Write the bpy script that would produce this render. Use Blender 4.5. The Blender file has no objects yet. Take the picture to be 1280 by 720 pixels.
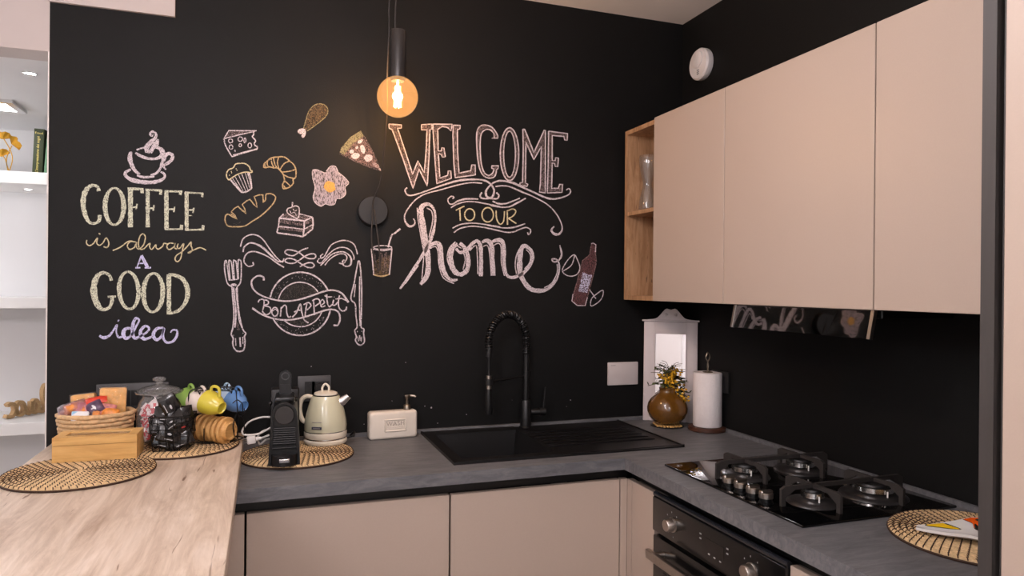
import bpy, bmesh, math, random
from mathutils import Vector, Matrix, Quaternion
random.seed(7)
R = math.radians
PI = math.pi
scene = bpy.context.scene
COL = scene.collection

# ------------------------------------------------------------------ camera
FPX = 873.15
YAW, PITCH, ROLL = 0.3408, -0.0012, 0.0091
CAM = Vector((-1.7358, -2.6654, 1.4665))
_f = Vector((math.sin(YAW)*math.cos(PITCH), math.cos(YAW)*math.cos(PITCH), math.sin(PITCH)))
_r0 = Vector((math.cos(YAW), -math.sin(YAW), 0))
_u0 = _r0.cross(_f)
CR = _r0*math.cos(ROLL) + _u0*math.sin(ROLL)
CU = -_r0*math.sin(ROLL) + _u0*math.cos(ROLL)
cam_d = bpy.data.cameras.new('camera')
cam_d.sensor_width = 36
cam_d.lens = FPX/1280*36
cam_d.clip_start = 0.02
cam = bpy.data.objects.new('camera', cam_d)
COL.objects.link(cam)
cam.matrix_world = Matrix(((CR.x, CU.x, -_f.x, CAM.x), (CR.y, CU.y, -_f.y, CAM.y), (CR.z, CU.z, -_f.z, CAM.z), (0, 0, 0, 1)))
scene.camera = cam

# ------------------------------------------------------------------ world, exposure, lamp strengths
w = bpy.data.worlds.new('world')
scene.world = w
w.use_nodes = True
w.node_tree.nodes['Background'].inputs[0].default_value = (0.92, 0.94, 1.0, 1)
w.node_tree.nodes['Background'].inputs[1].default_value = 1.8
scene.view_settings.view_transform = 'Standard'
scene.view_settings.look = 'None'
scene.view_settings.gamma = 1
scene.view_settings.use_curve_mapping = False
scene.view_settings.exposure = 0.0
KITCHEN_FILL = 34.0       # emission of the added, unseen kitchen globes
KITCHEN_TINT = (1.0, 0.93, 0.97)
HALL_LAMP = 26.0         # recessed spots and added globe of the room on the left
HALL_TINT = (0.97, 0.97, 1.0)
FILL_SPOTS = [(-1.65, -1.5), (-2.9, -3.0), (-1.55, -3.9), (-3.2, -3.5)]

def ray(px, py):
    return (_f*FPX + CR*(px-640) + CU*(360-py))
def onY(px, py, y=0.0):
    d = ray(px, py); t = (y-CAM.y)/d.y
    return CAM + d*t
def onZ(px, py, z):
    d = ray(px, py); t = (z-CAM.z)/d.z
    return CAM + d*t
def onX(px, py, x):
    d = ray(px, py); t = (x-CAM.x)/d.x
    return CAM + d*t

# ------------------------------------------------------------------ materials
def lin(c):
    return tuple(((v/255)/12.92 if v/255 <= .04045 else (((v/255)+.055)/1.055)**2.4) for v in c)
MATS = {}
def _new(name):
    m = bpy.data.materials.new(name); m.use_nodes = True
    nt = m.node_tree; b = nt.nodes['Principled BSDF']
    MATS[name] = m
    return m, nt, b
def coords(nt, scale=(1, 1, 1), rot=(0, 0, 0)):
    tc = nt.nodes.new('ShaderNodeTexCoord'); mp = nt.nodes.new('ShaderNodeMapping')
    mp.inputs['Scale'].default_value = scale; mp.inputs['Rotation'].default_value = rot
    nt.links.new(tc.outputs['Object'], mp.inputs['Vector'])
    return mp.outputs[0]
def noise(nt, vec, scale, detail=3, rough=.55, dist=0):
    n = nt.nodes.new('ShaderNodeTexNoise')
    n.inputs['Scale'].default_value = scale; n.inputs['Detail'].default_value = detail
    n.inputs['Roughness'].default_value = rough; n.inputs['Distortion'].default_value = dist
    nt.links.new(vec, n.inputs['Vector'])
    return n.outputs['Fac']
def ramp(nt, fac, stops):
    r = nt.nodes.new('ShaderNodeValToRGB')
    el = r.color_ramp.elements
    while len(el) < len(stops): el.new(.5)
    for e, (p, c) in zip(el, stops):
        e.position = p; e.color = (*c, 1) if len(c) == 3 else c
    nt.links.new(fac, r.inputs[0])
    return r.outputs[0]
def bump(nt, b, h, strength, dist=.002):
    n = nt.nodes.new('ShaderNodeBump'); n.inputs['Strength'].default_value = strength; n.inputs['Distance'].default_value = dist
    nt.links.new(h, n.inputs['Height']); nt.links.new(n.outputs[0], b.inputs['Normal'])
def mat(name, rgb, rough=.5, metal=0, var=.06, vscale=20, bmp=0, bscale=200, spec=.5, coat=0, stretch=(1, 1, 1)):
    m, nt, b = _new(name)
    c = lin(rgb)
    v = coords(nt, stretch)
    n = noise(nt, v, vscale)
    lo = tuple(max(0, x*(1-var)) for x in c); hi = tuple(min(1, x*(1+var)) for x in c)
    nt.links.new(ramp(nt, n, [(.3, lo), (.7, hi)]), b.inputs['Base Color'])
    b.inputs['Roughness'].default_value = rough; b.inputs['Metallic'].default_value = metal
    b.inputs['Specular IOR Level'].default_value = spec
    b.inputs['Coat Weight'].default_value = coat
    if bmp:
        bump(nt, b, noise(nt, v, bscale, 2), bmp)
    return m
def wood(name, dark, mid, light, axis, rough=.45, scale=1.0, crack=None):
    """axis: 0/1/2 = direction of the grain in object space"""
    m, nt, b = _new(name)
    s = [14*scale]*3; s[axis] = 2.2*scale
    v = coords(nt, tuple(s))
    n1 = noise(nt, v, 1.0, 8, .68, .9)
    col = ramp(nt, n1, [(.25, lin(dark)), (.5, lin(mid)), (.75, lin(light))])
    s2 = [90*scale]*3; s2[axis] = 3*scale
    v2 = coords(nt, tuple(s2))
    n2 = noise(nt, v2, 1.0, 3, .6)
    mx = nt.nodes.new('ShaderNodeMixRGB'); mx.blend_type = 'MULTIPLY'; mx.inputs[0].default_value = .5
    nt.links.new(col, mx.inputs[1])
    nt.links.new(ramp(nt, n2, [(.3, (.72, .68, .64)), (.6, (1, 1, 1))]), mx.inputs[2])
    out = mx.outputs[0]
    if crack:
        s3 = [34*scale]*3; s3[axis] = 3.2*scale
        v3 = coords(nt, tuple(s3), (0, 0, .08))
        n3 = noise(nt, v3, 1.0, 2, .5, 1.2)
        mx2 = nt.nodes.new('ShaderNodeMixRGB')
        nt.links.new(ramp(nt, n3, [(.275, (.9, .9, .9)), (.315, (0, 0, 0))]), mx2.inputs[0])
        nt.links.new(out, mx2.inputs[1]); mx2.inputs[2].default_value = (*lin(crack), 1)
        out = mx2.outputs[0]
    nt.links.new(out, b.inputs['Base Color'])
    b.inputs['Roughness'].default_value = rough
    bump(nt, b, n2, .12, .001)
    return m
def emis(name, rgb, strength):
    m = bpy.data.materials.new(name); m.use_nodes = True; nt = m.node_tree
    nt.nodes.clear()
    e = nt.nodes.new('ShaderNodeEmission'); o = nt.nodes.new('ShaderNodeOutputMaterial')
    e.inputs[0].default_value = (*rgb, 1); e.inputs[1].default_value = strength
    nt.links.new(e.outputs[0], o.inputs[0]); MATS[name] = m
    return m
def thin_glass(name, tint, rough=.02, refl=1.0, glow=None, frost=0.0, frost_rgb=(1, 1, 1), bmp=0, bscale=40):
    """thin clear sheet: tinted see-through plus fresnel reflection (and a milky share)"""
    m = bpy.data.materials.new(name); m.use_nodes = True; nt = m.node_tree; nt.nodes.clear()
    o = nt.nodes.new('ShaderNodeOutputMaterial')
    t = nt.nodes.new('ShaderNodeBsdfTransparent'); t.inputs[0].default_value = (*tint, 1)
    g = nt.nodes.new('ShaderNodeBsdfGlossy'); g.inputs['Roughness'].default_value = rough
    fr = nt.nodes.new('ShaderNodeLayerWeight'); fr.inputs[0].default_value = .5
    pw = nt.nodes.new('ShaderNodeMath'); pw.operation = 'POWER'; pw.inputs[1].default_value = 4.0
    nt.links.new(fr.outputs['Facing'], pw.inputs[0])
    sc = nt.nodes.new('ShaderNodeMath'); sc.operation = 'MULTIPLY_ADD'; sc.inputs[1].default_value = .9; sc.inputs[2].default_value = .045
    nt.links.new(pw.outputs[0], sc.inputs[0])
    mul = nt.nodes.new('ShaderNodeMath'); mul.operation = 'MULTIPLY'; mul.inputs[1].default_value = refl
    mul.use_clamp = True
    nt.links.new(sc.outputs[0], mul.inputs[0])
    src = t.outputs[0]
    if frost:
        d = nt.nodes.new('ShaderNodeBsdfDiffuse'); d.inputs[0].default_value = (*frost_rgb, 1)
        m0 = nt.nodes.new('ShaderNodeMixShader'); m0.inputs[0].default_value = frost
        nt.links.new(src, m0.inputs[1]); nt.links.new(d.outputs[0], m0.inputs[2]); src = m0.outputs[0]
    mx = nt.nodes.new('ShaderNodeMixShader')
    nt.links.new(mul.outputs[0], mx.inputs[0]); nt.links.new(src, mx.inputs[1]); nt.links.new(g.outputs[0], mx.inputs[2])
    out = mx.outputs[0]
    if bmp:
        v = coords(nt); n = nt.nodes.new('ShaderNodeBump'); n.inputs['Strength'].default_value = bmp; n.inputs['Distance'].default_value = .01
        nt.links.new(noise(nt, v, bscale, 3, .6, 1.0), n.inputs['Height'])
        nt.links.new(n.outputs[0], g.inputs['Normal']); nt.links.new(n.outputs[0], fr.inputs['Normal'])
    if glow:
        e = nt.nodes.new('ShaderNodeEmission'); e.inputs[0].default_value = (*glow[0], 1); e.inputs[1].default_value = glow[1]
        a = nt.nodes.new('ShaderNodeAddShader'); nt.links.new(out, a.inputs[0]); nt.links.new(e.outputs[0], a.inputs[1]); out = a.outputs[0]
    nt.links.new(out, o.inputs[0]); MATS[name] = m
    return m
def chalk(name, rgb, lo=.36, hi=.52, scale=420, stretch=(1, 1, 1), rot=(0, 0, 0)):
    """dry chalk: grains of colour with the bare wall showing between them"""
    m = bpy.data.materials.new(name); m.use_nodes = True; nt = m.node_tree; b = nt.nodes['Principled BSDF']; o = nt.nodes['Material Output']
    b.inputs['Base Color'].default_value = (*lin(rgb), 1); b.inputs['Roughness'].default_value = .95
    b.inputs['Specular IOR Level'].default_value = .1
    t = nt.nodes.new('ShaderNodeBsdfTransparent'); mx = nt.nodes.new('ShaderNodeMixShader')
    v = coords(nt, stretch, rot)
    f = ramp(nt, noise(nt, v, scale, 2, .6), [(lo, (0, 0, 0)), (hi, (1, 1, 1))])
    nt.links.new(f, mx.inputs[0]); nt.links.new(t.outputs[0], mx.inputs[1]); nt.links.new(b.outputs[0], mx.inputs[2])
    nt.links.new(mx.outputs[0], o.inputs[0]); MATS[name] = m
    return m

mat('black_wall', (12, 12, 12), .6, var=.10, vscale=6, bmp=.25, bscale=260, spec=.25)
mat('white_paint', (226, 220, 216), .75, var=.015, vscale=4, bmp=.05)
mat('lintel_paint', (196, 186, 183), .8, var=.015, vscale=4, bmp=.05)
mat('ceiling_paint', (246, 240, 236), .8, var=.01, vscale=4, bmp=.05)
mat('hall_paint', (226, 225, 226), .75, var=.015, vscale=4, bmp=.05)
mat('shelf_white', (238, 236, 234), .4, var=.01)
mat('floor_tile', (196, 188, 180), .35, var=.05, vscale=5)
mat('beige', (184, 166, 152), .42, var=.015, vscale=300, bmp=.03, bscale=900)
mat('beige_edge', (176, 160, 142), .5, var=.02)
mat('carcass', (120, 112, 106), .6)
mat('black_profile', (14, 14, 15), .35, spec=.4)
mat('anthracite', (64, 60, 58), .5, metal=.1, var=.08, vscale=120, stretch=(1, 1, .05))
wood('oak_top', (166, 143, 124), (208, 190, 172), (232, 218, 205), 1, .42, 1.25, (112, 84, 62))
wood('oak_shelf', (134, 98, 68), (178, 138, 102), (204, 168, 132), 2, .5, 2.6, (80, 58, 42))
wood('bamboo', (196, 146, 80), (218, 172, 104), (230, 190, 126), 0, .38, 1.6)
wood('bamboo_cup', (186, 134, 74), (212, 162, 98), (228, 184, 124), 0, .45, 4)
wood('walnut', (48, 26, 16), (70, 38, 24), (92, 54, 34), 0, .5, 3)
wood('sign_wood', (176, 138, 92), (196, 160, 112), (212, 178, 132), 0, .55, 2)
# slate-look laminate
m, nt, b = _new('slate')
v = coords(nt, (5, 26, 20), (0, 0, .5))
n1 = noise(nt, v, 2.2, 6, .65, .8)
v2 = coords(nt); n2 = noise(nt, v2, 130, 3, .7)
c1 = ramp(nt, n1, [(.28, lin((84, 85, 88))), (.5, lin((104, 104, 107))), (.74, lin((124, 123, 124)))])
mx = nt.nodes.new('ShaderNodeMixRGB'); mx.blend_type = 'MULTIPLY'; mx.inputs[0].default_value = .35
nt.links.new(c1, mx.inputs[1]); nt.links.new(ramp(nt, n2, [(.3, (.7, .7, .7)), (.7, (1, 1, 1))]), mx.inputs[2])
nt.links.new(mx.outputs[0], b.inputs['Base Color']); b.inputs['Roughness'].default_value = .48
bump(nt, b, n1, .25, .002)
mat('black_composite', (13, 12, 13), .42, var=.12, vscale=300, bmp=.15, bscale=700, spec=.5)
mat('black_metal', (17, 17, 18), .38, metal=0, spec=.5)
mat('black_plastic', (10, 10, 11), .3, spec=.5)
mat('black_satin', (22, 21, 22), .42, spec=.45)
mat('socket_grey', (66, 66, 68), .5)
mat('socket_black', (24, 24, 25), .5)
mat('hob_glass', (7, 7, 8), .04, spec=.6, var=0)
mat('oven_glass', (12, 12, 13), .16, spec=.5, var=0)
mat('oven_lip', (30, 32, 38), .22, spec=.6, var=0)
mat('cast_iron', (46, 42, 40), .55, var=.15, vscale=200)
mat('burner_enamel', (38, 36, 36), .35)
mat('chrome', (222, 220, 218), .2, metal=1, var=.02)
mat('brushed_steel', (176, 168, 160), .3, metal=1, var=.06, vscale=150)
mat('dull_nickel', (150, 140, 126), .38, metal=1, var=.06)
mat('lamp_socket', (58, 56, 56), .35, metal=.6, var=.05)
mat('cord_dark', (44, 40, 38), .6)
mat('white_plastic', (226, 220, 218), .4, var=.02)
mat('switch_plate', (206, 196, 194), .45, var=.02)
mat('kettle_body', (208, 206, 178), .22, var=.02, coat=.3)
mat('kettle_cream', (226, 218, 200), .3, var=.02)
mat('ceramic_cream', (228, 218, 204), .25, var=.02, coat=.3)
mat('ceramic_white', (232, 230, 226), .18, var=.02, coat=.4)
mat('mirror_frame', (210, 200, 200), .5, var=.03)
mat('badge_blue', (52, 56, 78), .35)
mat('print_grey', (150, 148, 146), .5, var=0)
mat('print_and_relief_shade', (168, 154, 140), .6, var=0)
mat('vase_amber', (104, 68, 22), .12, var=.14, vscale=60, coat=.6)
mat('paper_towel', (236, 228, 226), .9, var=.02, bmp=.9, bscale=130)
mat('leaf_green', (72, 80, 38), .6, var=.3, vscale=60)
mat('leaf_dark', (48, 56, 34), .6, var=.3, vscale=60)
mat('blossom', (222, 168, 30), .7, var=.25, vscale=200)
mat('stem_brown', (78, 64, 36), .7)
mat('seagrass', (206, 176, 132), .8, var=.25, vscale=90, bmp=.6, bscale=300)
mat('stitch', (58, 38, 26), .8, var=.2)
mat('wicker', (208, 172, 128), .8, var=.2, vscale=90, bmp=.7, bscale=220)
mat('toast', (232, 176, 96), .7, var=.18, vscale=70)
mat('pack_red', (214, 66, 44), .4)
mat('pack_orange', (222, 140, 62), .45, var=.2, vscale=90)
mat('pack_purple', (88, 66, 92), .35, var=.3, vscale=90)
mat('pack_pink', (206, 134, 132), .35, var=.25, vscale=90)
mat('pack_white', (228, 228, 230), .5)
mat('pack_sky', (138, 190, 222), .5)
mat('stick_red', (204, 52, 74), .4, var=.15)
mat('stick_white', (234, 222, 224), .4)
mat('sachet_black', (14, 13, 15), .2, var=.2, spec=.7, bmp=.6, bscale=60)
mat('sachet_print', (196, 60, 56), .4)
mat('sachet_white', (186, 184, 186), .4)
mat('card_cream', (214, 200, 164), .7)
mat('wire_black', (20, 19, 19), .4, metal=.4)
mat('mug_green', (138, 176, 84), .2, var=.03, coat=.4)
mat('mug_cream', (232, 220, 210), .2, var=.03, coat=.4)
mat('mug_yellow', (206, 192, 66), .2, var=.03, coat=.4)
mat('mug_sky', (176, 204, 228), .2, var=.03, coat=.4)
mat('mug_blue', (96, 140, 196), .2, var=.05, coat=.4)
mat('cable_white', (222, 218, 214), .5)
mat('gold', (206, 156, 52), .35, metal=.5, var=.1)
mat('book_green', (46, 56, 24), .6, var=.08)
mat('book_sage', (96, 136, 104), .6, var=.2, vscale=80)
mat('book_page', (226, 216, 196), .8)
mat('book_gold', (226, 206, 110), .5, var=0)
mat('spoon_orange', (232, 96, 26), .25, coat=.3)
mat('spoon_yellow', (240, 196, 36), .25, coat=.3)
mat('line_black', (20, 18, 18), .5, var=0)
m, nt, b = _new('mirror_glass')
b.inputs['Base Color'].default_value = (.9, .92, .95, 1); b.inputs['Metallic'].default_value = 1; b.inputs['Roughness'].default_value = .01
thin_glass('clear_glass', (.97, .98, .98), .02, 1.2, frost=.03)
thin_glass('jar_glass', (.97, .98, .98), .03, 1.5, frost=.09)
thin_glass('film', (.97, .96, .95), .12, 1.0, frost=.04, bmp=.8, bscale=70)
thin_glass('purple_film', (.86, .74, .84), .12, 1.6, frost=.12, frost_rgb=(.75, .5, .62), bmp=.8, bscale=70)
thin_glass('hood_glass', (.22, .23, .23), .03, 3.4)
thin_glass('amber_glass', (1.0, .74, .44), .03, 1.1, glow=((1.0, .5, .19), .46))
emis('filament', (1.0, .62, .24), 60)
emis('kitchen_fill_globe', KITCHEN_TINT, KITCHEN_FILL)
emis('hall_diffuser', HALL_TINT, HALL_LAMP)
emis('hall_fill_globe', HALL_TINT, HALL_LAMP*1.0)

# ------------------------------------------------------------------ mesh builder
class MB:
    def __init__(s): s.v = []; s.f = []; s.mi = []; s.mats = []; s.cur = 0
    def m(s, name):
        if name not in s.mats: s.mats.append(name)
        s.cur = s.mats.index(name); return s
    def add(s, vs, fs, M=None):
        o = len(s.v)
        s.v += [tuple(M @ Vector(p)) if M else tuple(p) for p in vs]
        s.f += [tuple(i+o for i in f) for f in fs]; s.mi += [s.cur]*len(fs)
        return s
    def box(s, a, b, M=None):
        x0, y0, z0 = a; x1, y1, z1 = b
        return s.add([(x0, y0, z0), (x1, y0, z0), (x1, y1, z0), (x0, y1, z0), (x0, y0, z1), (x1, y0, z1), (x1, y1, z1), (x0, y1, z1)],
                     [(3, 2, 1, 0), (4, 5, 6, 7), (0, 1, 5, 4), (1, 2, 6, 5), (2, 3, 7, 6), (3, 0, 4, 7)], M)
    def rbox(s, a, b, r=.003, seg=2, M=None):
        bm = bmesh.new(); bmesh.ops.create_cube(bm, size=1)
        c = [(p+q)/2 for p, q in zip(a, b)]; d = [abs(q-p) for p, q in zip(a, b)]
        for v in bm.verts: v.co = Vector([c[i]+v.co[i]*d[i] for i in range(3)])
        r = min(r, min(d)*.49)
        bmesh.ops.bevel(bm, geom=list(bm.edges), offset=r, segments=seg, profile=.5, affect='EDGES')
        bm.verts.index_update()
        s.add([v.co.copy() for v in bm.verts], [[v.index for v in f.verts] for f in bm.faces], M); bm.free()
        return s
    def lathe(s, prof, seg=24, M=None, ax=(1, 1), close=False):
        vs = []; fs = []; n = len(prof)
        for r, z in prof:
            for k in range(seg):
                a = 2*PI*k/seg; vs.append((r*math.cos(a)*ax[0], r*math.sin(a)*ax[1], z))
        for i in range(n-1 if not close else n):
            j = (i+1) % n
            for k in range(seg):
                k2 = (k+1) % seg
                fs.append((i*seg+k, i*seg+k2, j*seg+k2, j*seg+k))
        if not close:
            if prof[0][0] > 1e-6: fs.append(tuple(reversed(range(seg))))
            if prof[-1][0] > 1e-6: fs.append(tuple((n-1)*seg+k for k in range(seg)))
        return s.add(vs, fs, M)
    def tube(s, pts, r, seg=8, closed=False, M=None, cap=True):
        pts = [Vector(p) for p in pts]; n = len(pts)
        rr = r if isinstance(r, (list, tuple)) else [r]*n
        vs = []; fs = []
        up = None
        for i in range(n):
            a = pts[(i-1) % n] if (closed or i > 0) else pts[i]; b = pts[(i+1) % n] if (closed or i < n-1) else pts[i]
            t = (b-a)
            if t.length < 1e-9: t = Vector((0, 0, 1))
            t.normalize()
            if up is None:
                up = Vector((0, 0, 1)) if abs(t.z) < .9 else Vector((1, 0, 0))
            u = up - t*up.dot(t)
            if u.length < 1e-6: u = t.orthogonal()
            u.normalize(); up = u
            w_ = t.cross(u)
            for k in range(seg):
                an = 2*PI*k/seg; vs.append(pts[i]+(u*math.cos(an)+w_*math.sin(an))*rr[i])
        for i in range(n if closed else n-1):
            j = (i+1) % n
            for k in range(seg):
                k2 = (k+1) % seg; fs.append((i*seg+k, i*seg+k2, j*seg+k2, j*seg+k))
        if cap and not closed:
            fs.append(tuple(reversed(range(seg)))); fs.append(tuple((n-1)*seg+k for k in range(seg)))
        return s.add(vs, fs, M)
    def prism(s, outl, d0, d1, M=None):
        """outline in (x, z), extruded along y from d0 to d1"""
        n = len(outl)
        vs = [(x, d0, z) for x, z in outl]+[(x, d1, z) for x, z in outl]
        fs = [tuple(range(n)), tuple(reversed(range(n, 2*n)))]
        for i in range(n):
            j = (i+1) % n; fs.append((j, i, n+i, n+j))
        return s.add(vs, fs, M)
    def ell(s, c, r, seg=12, rings=8, M=None):
        prof = [(max(1e-4, math.sin(PI*i/rings)), -math.cos(PI*i/rings)) for i in range(rings+1)]
        T = Matrix.Translation(c) @ Matrix.Diagonal((*r, 1))
        return s.lathe(prof, seg, (M @ T) if M else T)
    def build(s, name, material=None, parent=None, world=False, smooth=None, kind=None, label=None):
        me = bpy.data.meshes.new(name)
        off = Vector((0, 0, 0))
        if world and parent is not None: off = parent.location
        me.from_pydata([tuple(Vector(p)-off) for p in s.v], [], s.f)
        if s.mats:
            for n_ in s.mats: me.materials.append(MATS[n_])
            me.polygons.foreach_set('material_index', s.mi)
        else: me.materials.append(MATS[material])
        bm = bmesh.new(); bm.from_mesh(me); bmesh.ops.recalc_face_normals(bm, faces=bm.faces); bm.to_mesh(me); bm.free()
        if smooth:
            me.polygons.foreach_set('use_smooth', [True]*len(me.polygons)); me.set_sharp_from_angle(angle=R(smooth))
        me.update()
        o = bpy.data.objects.new(name, me); COL.objects.link(o)
        if parent is not None: o.parent = parent
        if kind: o['kind'] = kind
        if label: o['label'] = label
        return o
def tag(o, label, cat, group=None):
    o['label'] = label; o['category'] = cat
    if group: o['group'] = group
    return o
def thing(name, label, cat, loc=(0, 0, 0), rz=0, group=None):
    o = bpy.data.objects.new(name, None); COL.objects.link(o); o.empty_display_size = .05
    o.location = loc; o.rotation_euler = (0, 0, rz)
    return tag(o, label, cat, group)
def struct(mb, name, material, label=None, smooth=None):
    o = mb.build(name, material, smooth=smooth); o['kind'] = 'structure'
    if label: o['label'] = label
    return o
def text_mesh(body, size, extrude=.0004, align='CENTER', spacing=1.0, shear=0):
    cu = bpy.data.curves.new('text', 'FONT'); cu.body = body; cu.size = size; cu.extrude = extrude; cu.align_x = align; cu.align_y = 'CENTER'
    cu.space_character = spacing; cu.shear = shear; cu.resolution_u = 3
    o = bpy.data.objects.new('text', cu); COL.objects.link(o)
    dg = bpy.context.evaluated_depsgraph_get()
    me = bpy.data.meshes.new_from_object(o.evaluated_get(dg))
    bpy.data.objects.remove(o); bpy.data.curves.remove(cu)
    return me
def text(name, body, size, M, material, parent, extrude=.0004, **k):
    me = text_mesh(body, size, extrude, **k); me.transform(M); me.materials.clear(); me.materials.append(MATS[material])
    o = bpy.data.objects.new(name, me); COL.objects.link(o); o.parent = parent
    return o
TXT_FRONT = Matrix.Rotation(R(90), 4, 'X')                                   # upright, read from -y
TXT_LEFT = Matrix.Rotation(R(-90), 4, 'Z') @ Matrix.Rotation(R(90), 4, 'X')  # upright, read from -x
def smoothpts(pts, n=6, closed=False):
    P = [tuple(p) for p in pts]
    if len(P) < 3: return P
    out = []; L = len(P)
    for i in range(L if closed else L-1):
        p1, p2 = P[i], P[(i+1) % L]
        p0 = P[i-1] if (closed or i > 0) else p1
        p3 = P[(i+2) % L] if (closed or i < L-2) else p2
        for k in range(n):
            t = k/n
            out.append(tuple(.5*((2*b)+(-a+c)*t+(2*a-5*b+4*c-d)*t*t+(-a+3*b-3*c+d)*t**3) for a, b, c, d in zip(p0, p1, p2, p3)))
    if not closed: out.append(P[-1])
    return out

# ------------------------------------------------------------------ the room
CZ = 2.635          # kitchen ceiling
WZ = 0.90           # grey worktop
PZ = 0.94           # wooden peninsula top
HZ = 2.224          # ceiling of the room on the left
WX = -2.405         # free end of the black wall
wall_back = struct(MB().box((WX, 0, 0), (0.12, .12, CZ)), 'wall_back', 'black_wall', 'matt black chalkboard wall covered with chalk drawings')
struct(MB().box((0, -4.8, 0), (.12, 0, CZ)), 'wall_right', 'black_wall', 'matt black wall behind the hob and wall cabinets')
struct(MB().box((-4.72, -4.8, 0), (-4.6, 1.54, CZ)), 'wall_left', 'white_paint')
WN = (-3.7, -1.5, .9, 2.35)          # window behind the viewer: x0, x1, z0, z1
wf = MB().box((-4.72, -4.92, 0), (WN[0], -4.8, CZ)).box((WN[1], -4.92, 0), (.12, -4.8, CZ)).box((WN[0], -4.92, 0), (WN[1], -4.8, WN[2])).box((WN[0], -4.92, WN[3]), (WN[1], -4.8, CZ))
struct(wf, 'wall_front', 'white_paint')
wo = bpy.data.objects.new('window_1', None); COL.objects.link(wo); wo.location = ((WN[0]+WN[1])/2, -4.86, WN[2]); wo['kind'] = 'structure'
for x in (WN[0], (WN[0]+WN[1])/2-.025, WN[1]-.05): MB().box((x, -4.88, WN[2]), (x+.05, -4.84, WN[3])).build('window_post', 'shelf_white', wo, world=True)
for z in (WN[2], WN[3]-.05): MB().box((WN[0], -4.88, z), (WN[1], -4.84, z+.05)).build('window_rail', 'shelf_white', wo, world=True)
for x in (WN[0]+.05, (WN[0]+WN[1])/2+.025): MB().box((x, -4.865, WN[2]+.05), (x+(WN[1]-WN[0])/2-.075, -4.86, WN[3]-.05)).build('pane', 'clear_glass', wo, world=True)
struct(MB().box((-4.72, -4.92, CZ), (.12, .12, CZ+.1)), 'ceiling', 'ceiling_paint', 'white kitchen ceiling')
struct(MB().box((-4.72, -4.92, -.1), (.12, 1.54, 0)), 'floor', 'floor_tile')
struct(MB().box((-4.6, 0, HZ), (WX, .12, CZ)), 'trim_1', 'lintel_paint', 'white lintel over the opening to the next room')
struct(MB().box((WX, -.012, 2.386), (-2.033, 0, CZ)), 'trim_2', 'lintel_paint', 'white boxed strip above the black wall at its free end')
struct(MB().box((WX-.004, -.001, 0), (WX, .12, HZ)), 'trim_3', 'white_paint', 'thin white corner edge of the black wall')
struct(MB().box((-4.6, .12, HZ), (-1.2, 1.42, HZ+.1)), 'ceiling_hall', 'hall_paint', 'white ceiling of the room beyond')
struct(MB().box((-4.6, 1.42, 0), (-1.2, 1.54, HZ+.1)), 'wall_hall_back', 'hall_paint', 'white wall of the room beyond behind the shelves')
struct(MB().box((-1.2, .12, 0), (-1.08, 1.54, HZ+.1)), 'wall_hall_right', 'hall_paint')
struct(MB().box((-1.95, -.012, WZ), (0, 0, WZ+.014)), 'trim_4', 'slate', 'thin grey upstand strip along the black back wall')
struct(MB().box((-.012, -1.82, WZ), (0, -.012, WZ+.014)), 'trim_5', 'slate', 'thin grey upstand strip along the right wall')

t = thing('added_globe_lamp', 'added white opal globe lamp hanging unseen in the room beyond', 'lamp', (-3.7, .6, HZ), 0, 'added opal globe lamps')  # globe added out of view to brighten the hall ceiling
MB().lathe([(.06, 0), (.06, -.02), (.0001, -.022)], 32).build('rose', 'white_plastic', t, smooth=40)
MB().tube([(0, 0, -.02), (0, 0, -.3)], .008, 10).build('rod', 'brushed_steel', t, smooth=40)
MB().ell((0, 0, -.42), (.14, .14, .14), 32, 20).build('globe', 'hall_fill_globe', t, smooth=60)
# globe lamps added out of the frame to light the kitchen and its ceiling
for i, (x, y) in enumerate(FILL_SPOTS):
    where = ['nearest the wall cabinets', 'nearest the open doorway', 'behind the viewer near the right wall', 'behind the viewer near the left wall'][i]
    t = thing('added_globe_lamp', 'added unseen white opal globe lamp on a short rod '+where, 'lamp', (x, y, CZ), 0, 'added opal globe lamps')
    MB().lathe([(.06, 0), (.06, -.02), (.0001, -.022)], 32).build('rose', 'white_plastic', t, smooth=40)
    MB().tube([(0, 0, -.02), (0, 0, -.22)], .008, 10).build('rod', 'brushed_steel', t, smooth=40)
    MB().ell((0, 0, -.36), (.15, .15, .15), 32, 20).build('globe', 'kitchen_fill_globe', t, smooth=60)
# ------------------------------------------------------------------ base cabinets
FY = -.575          # door fronts of the back run
FX = -.575          # door fronts of the right run
DT = .824           # top of the doors
def base_back(x0, x1, label, top=.822, name='base_cabinet'):
    t = thing(name, label, 'cabinet', ((x0+x1)/2, -.28, 0), 0, 'base cabinets')
    MB().box((x0+.002, FY+.022, .1), (x1-.002, -.004, top)).build('body', 'carcass', t, world=True)
    MB().box((x0+.002, FY+.06, 0), (x1-.002, FY+.075, .1)).build('plinth', 'black_profile', t, world=True)
    MB().rbox((x0+.002, FY, .11), (x1-.002, FY+.02, DT), .0012, 1).build('door', 'beige', t, world=True)
    return t
base_back(-1.83, -1.781, 'narrow beige filler unit at the wooden peninsula under the grey worktop', name='filler_cabinet')
base_back(-1.779, -1.191, 'beige handleless base cabinet below the coffee machine')
base_back(-1.189, -.602, 'beige handleless base cabinet below the black sink', .70)
t = thing('corner_post', 'beige corner post where the two runs of base cabinets meet', 'corner post', (-.588, -.588, 0))
MB().box((-.6, FY+.001, .11), (-.575, FY+.02, DT)).build('back_strip', 'beige', t, world=True)
MB().box((-.575, FY-.03, .11), (-.555, FY-.001, DT)).build('side_strip', 'beige', t, world=True)
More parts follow.
